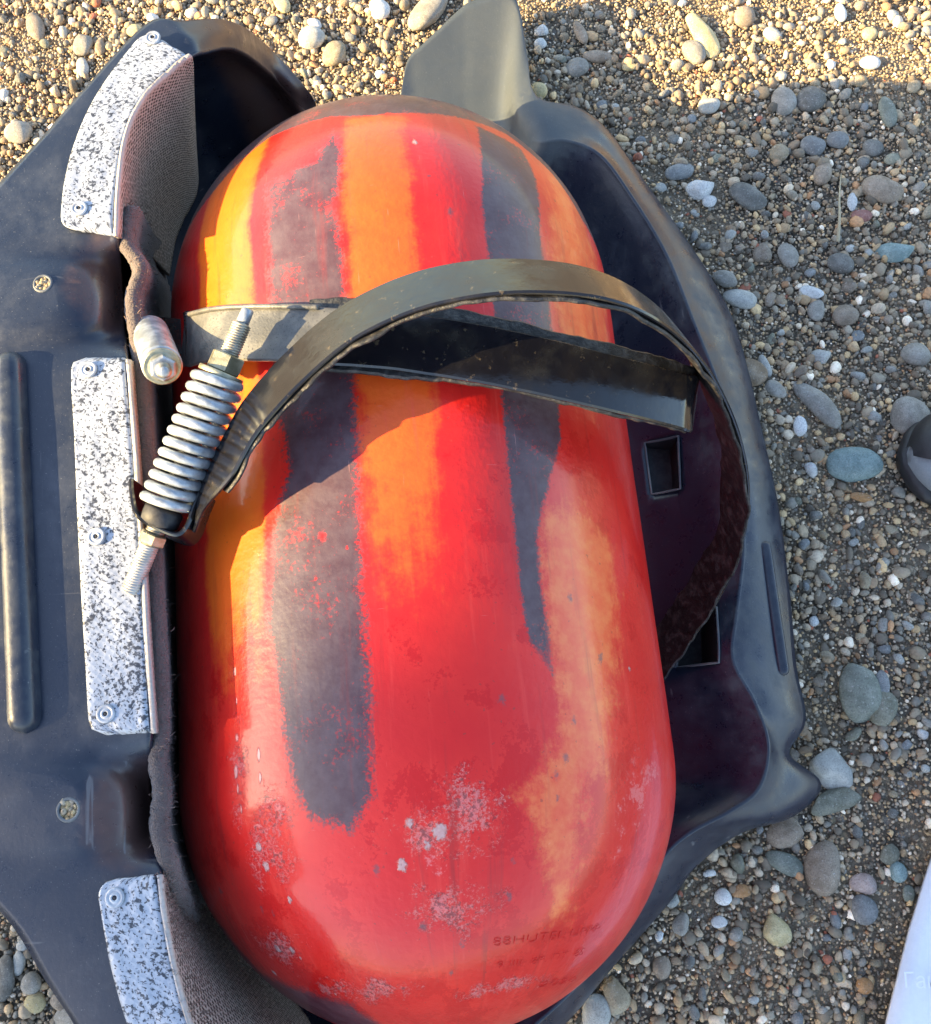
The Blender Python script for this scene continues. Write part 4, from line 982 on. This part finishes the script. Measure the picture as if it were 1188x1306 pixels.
import re
anch = [('shoe', 1170, 580), ('white sheet', 1150, 1200), ('dry stalk', 1071, 265), ('grey plastic tab', 600, 40), ('top left tray corner', 300, 40)]
short = [(re.match(r'(.*?(?:stone|pebble|quartz stone))\b', l).group(1), u, v) for l, u, v in named]
cn_ = {}
for a_, u, v in short: cn_[a_] = cn_.get(a_, 0)+1
anch += [q for q in short if cn_[q[0]] == 1]
used = set(l for l, u, v in named)
for o, u, v, cname in sorted(mids, key=lambda m: (m[1]*7.1+m[2]) % 97):
    ok = False
    for a_, au, av in sorted(anch, key=lambda q: (q[1]-u)**2+(q[2]-v)**2)[:7]:
        dx, dy = u-au, v-av; ang = math.degrees(math.atan2(-dy, dx)) % 360
        dname = ['right of', 'above right of', 'above', 'above left of', 'left of', 'below left of', 'below', 'below right of'][int((ang+22.5)//45) % 8]
        lab = f"small {cname} pebble {'just' if math.hypot(dx, dy) < 45 else 'a little way'} {dname} the {a_}"
        if lab not in used and len(lab.split()) <= 16:
            used.add(lab); ok = True; break
    tag(o, lab, 'pebble', 'small loose pebbles in the gravel')

# the mass of gravel: instanced on points that carry their own turn, size and shape number
col_p = bpy.data.collections.new('pebble_shapes')
for i in range(10):
    m = pebble_mesh(300+i, 2 if i < 6 else 1, random.uniform(.55, .8), .3, .95 if i % 2 else .5); m.materials.append(M['pebbles'])
    po = bpy.data.objects.new('pebble_shape', m); col_p.objects.link(po)
def layer(sp, r0_, r1_, keep, zoff, pw=1.6, ext=(-.95, 1.05, -.62, 1.35)):
    nx, ny = int((ext[1]-ext[0])/sp), int((ext[3]-ext[2])/sp)
    X, Y = np.meshgrid(np.arange(nx)*sp+ext[0], np.arange(ny)*sp+ext[2]); X[1::2] += sp/2
    X = X+rng.uniform(-.45, .45, X.shape)*sp; Y = Y+rng.uniform(-.45, .45, Y.shape)*sp
    X, Y = X.ravel(), Y.ravel(); k = rng.random(X.size) < keep
    for sl_ in (SLOT1, SLOT2): c_ = np.mean(sl_, 0); k &= np.hypot(X-c_[0], Y-c_[1]) > .06
    k &= ~((X > -.24) & (X < .2) & (Y > 0) & (Y < .47))            # under the tray, never seen
    X, Y = X[k], Y[k]; r = r0_+(r1_-r0_)*rng.random(X.size)**pw
    return X, Y, r, gz(X, Y)+zoff+r*rng.uniform(-.25, .45, X.size)
Ls = [layer(.0037, .0013, .0028, .95, .0), layer(.0076, .0025, .0052, .88, .0002, 1.6), layer(.0170, .0050, .0082, .50, .0004, 1.6)]
X = np.concatenate([l[0] for l in Ls]); Y = np.concatenate([l[1] for l in Ls]); R_ = np.concatenate([l[2] for l in Ls]); Zp = np.concatenate([l[3] for l in Ls])
# patches where the fine dirt lies bare
patch = vnoise(X, Y, 7, 77); k = ~((patch > .64) & (R_ > .0028) & (rng.random(len(X)) < .75))
tk_ = np.array(taken)
for a, b, c in tk_[tk_[:, 2] > .009]:
    k &= ~(((X-a)**2+(Y-b)**2 < (c*.62)**2) & (R_ > .003))
X, Y, R_, Zp = X[k], Y[k], R_[k], Zp[k]
gm = bpy.data.meshes.new('gravel'); gm.vertices.add(len(X)); gm.vertices.foreach_set('co', np.stack([X, Y, Zp], -1).astype(np.float32).ravel())
a = gm.attributes.new('turn', 'FLOAT_VECTOR', 'POINT'); a.data.foreach_set('vector', (np.stack([rng.uniform(-.5, .5, len(X)), rng.uniform(-.5, .5, len(X)), rng.uniform(0, 6.28, len(X))], -1)).astype(np.float32).ravel())
a = gm.attributes.new('size', 'FLOAT_VECTOR', 'POINT'); a.data.foreach_set('vector', (R_[:, None]*rng.uniform(.75, 1.2, (len(X), 3))).astype(np.float32).ravel())
a = gm.attributes.new('shape', 'INT', 'POINT'); a.data.foreach_set('value', np.where(R_ < .0031, rng.integers(6, 10, len(X)), rng.integers(0, 6, len(X))).astype(np.int32))
gr = bpy.data.objects.new('gravel', gm); C.objects.link(gr)
ng = bpy.data.node_groups.new('gravel', 'GeometryNodeTree')
ng.interface.new_socket('Geometry', in_out='INPUT', socket_type='NodeSocketGeometry'); ng.interface.new_socket('Geometry', in_out='OUTPUT', socket_type='NodeSocketGeometry')
gi, go = ng.nodes.new('NodeGroupInput'), ng.nodes.new('NodeGroupOutput'); iop = ng.nodes.new('GeometryNodeInstanceOnPoints')
ci = ng.nodes.new('GeometryNodeCollectionInfo'); ci.inputs[0].default_value = col_p; ci.inputs['Separate Children'].default_value = True; ci.inputs['Reset Children'].default_value = True
def na(name, typ):
    n = ng.nodes.new('GeometryNodeInputNamedAttribute'); n.data_type = typ; n.inputs['Name'].default_value = name; return n.outputs['Attribute']
lk = ng.links.new
lk(gi.outputs[0], iop.inputs['Points']); lk(ci.outputs[0], iop.inputs['Instance']); iop.inputs['Pick Instance'].default_value = True
lk(na('shape', 'INT'), iop.inputs['Instance Index']); e2r = ng.nodes.new('FunctionNodeEulerToRotation'); lk(na('turn', 'FLOAT_VECTOR'), e2r.inputs[0]); lk(e2r.outputs[0], iop.inputs['Rotation'])
lk(na('size', 'FLOAT_VECTOR'), iop.inputs['Scale']); lk(iop.outputs[0], go.inputs[0])
gr.modifiers.new('scatter', 'NODES').node_group = ng
tag(gr, 'mass of small mixed river gravel covering the ground around the tray', 'gravel', None, 'stuff')
print('gravel points', len(X), 'mid pebbles', cnt)
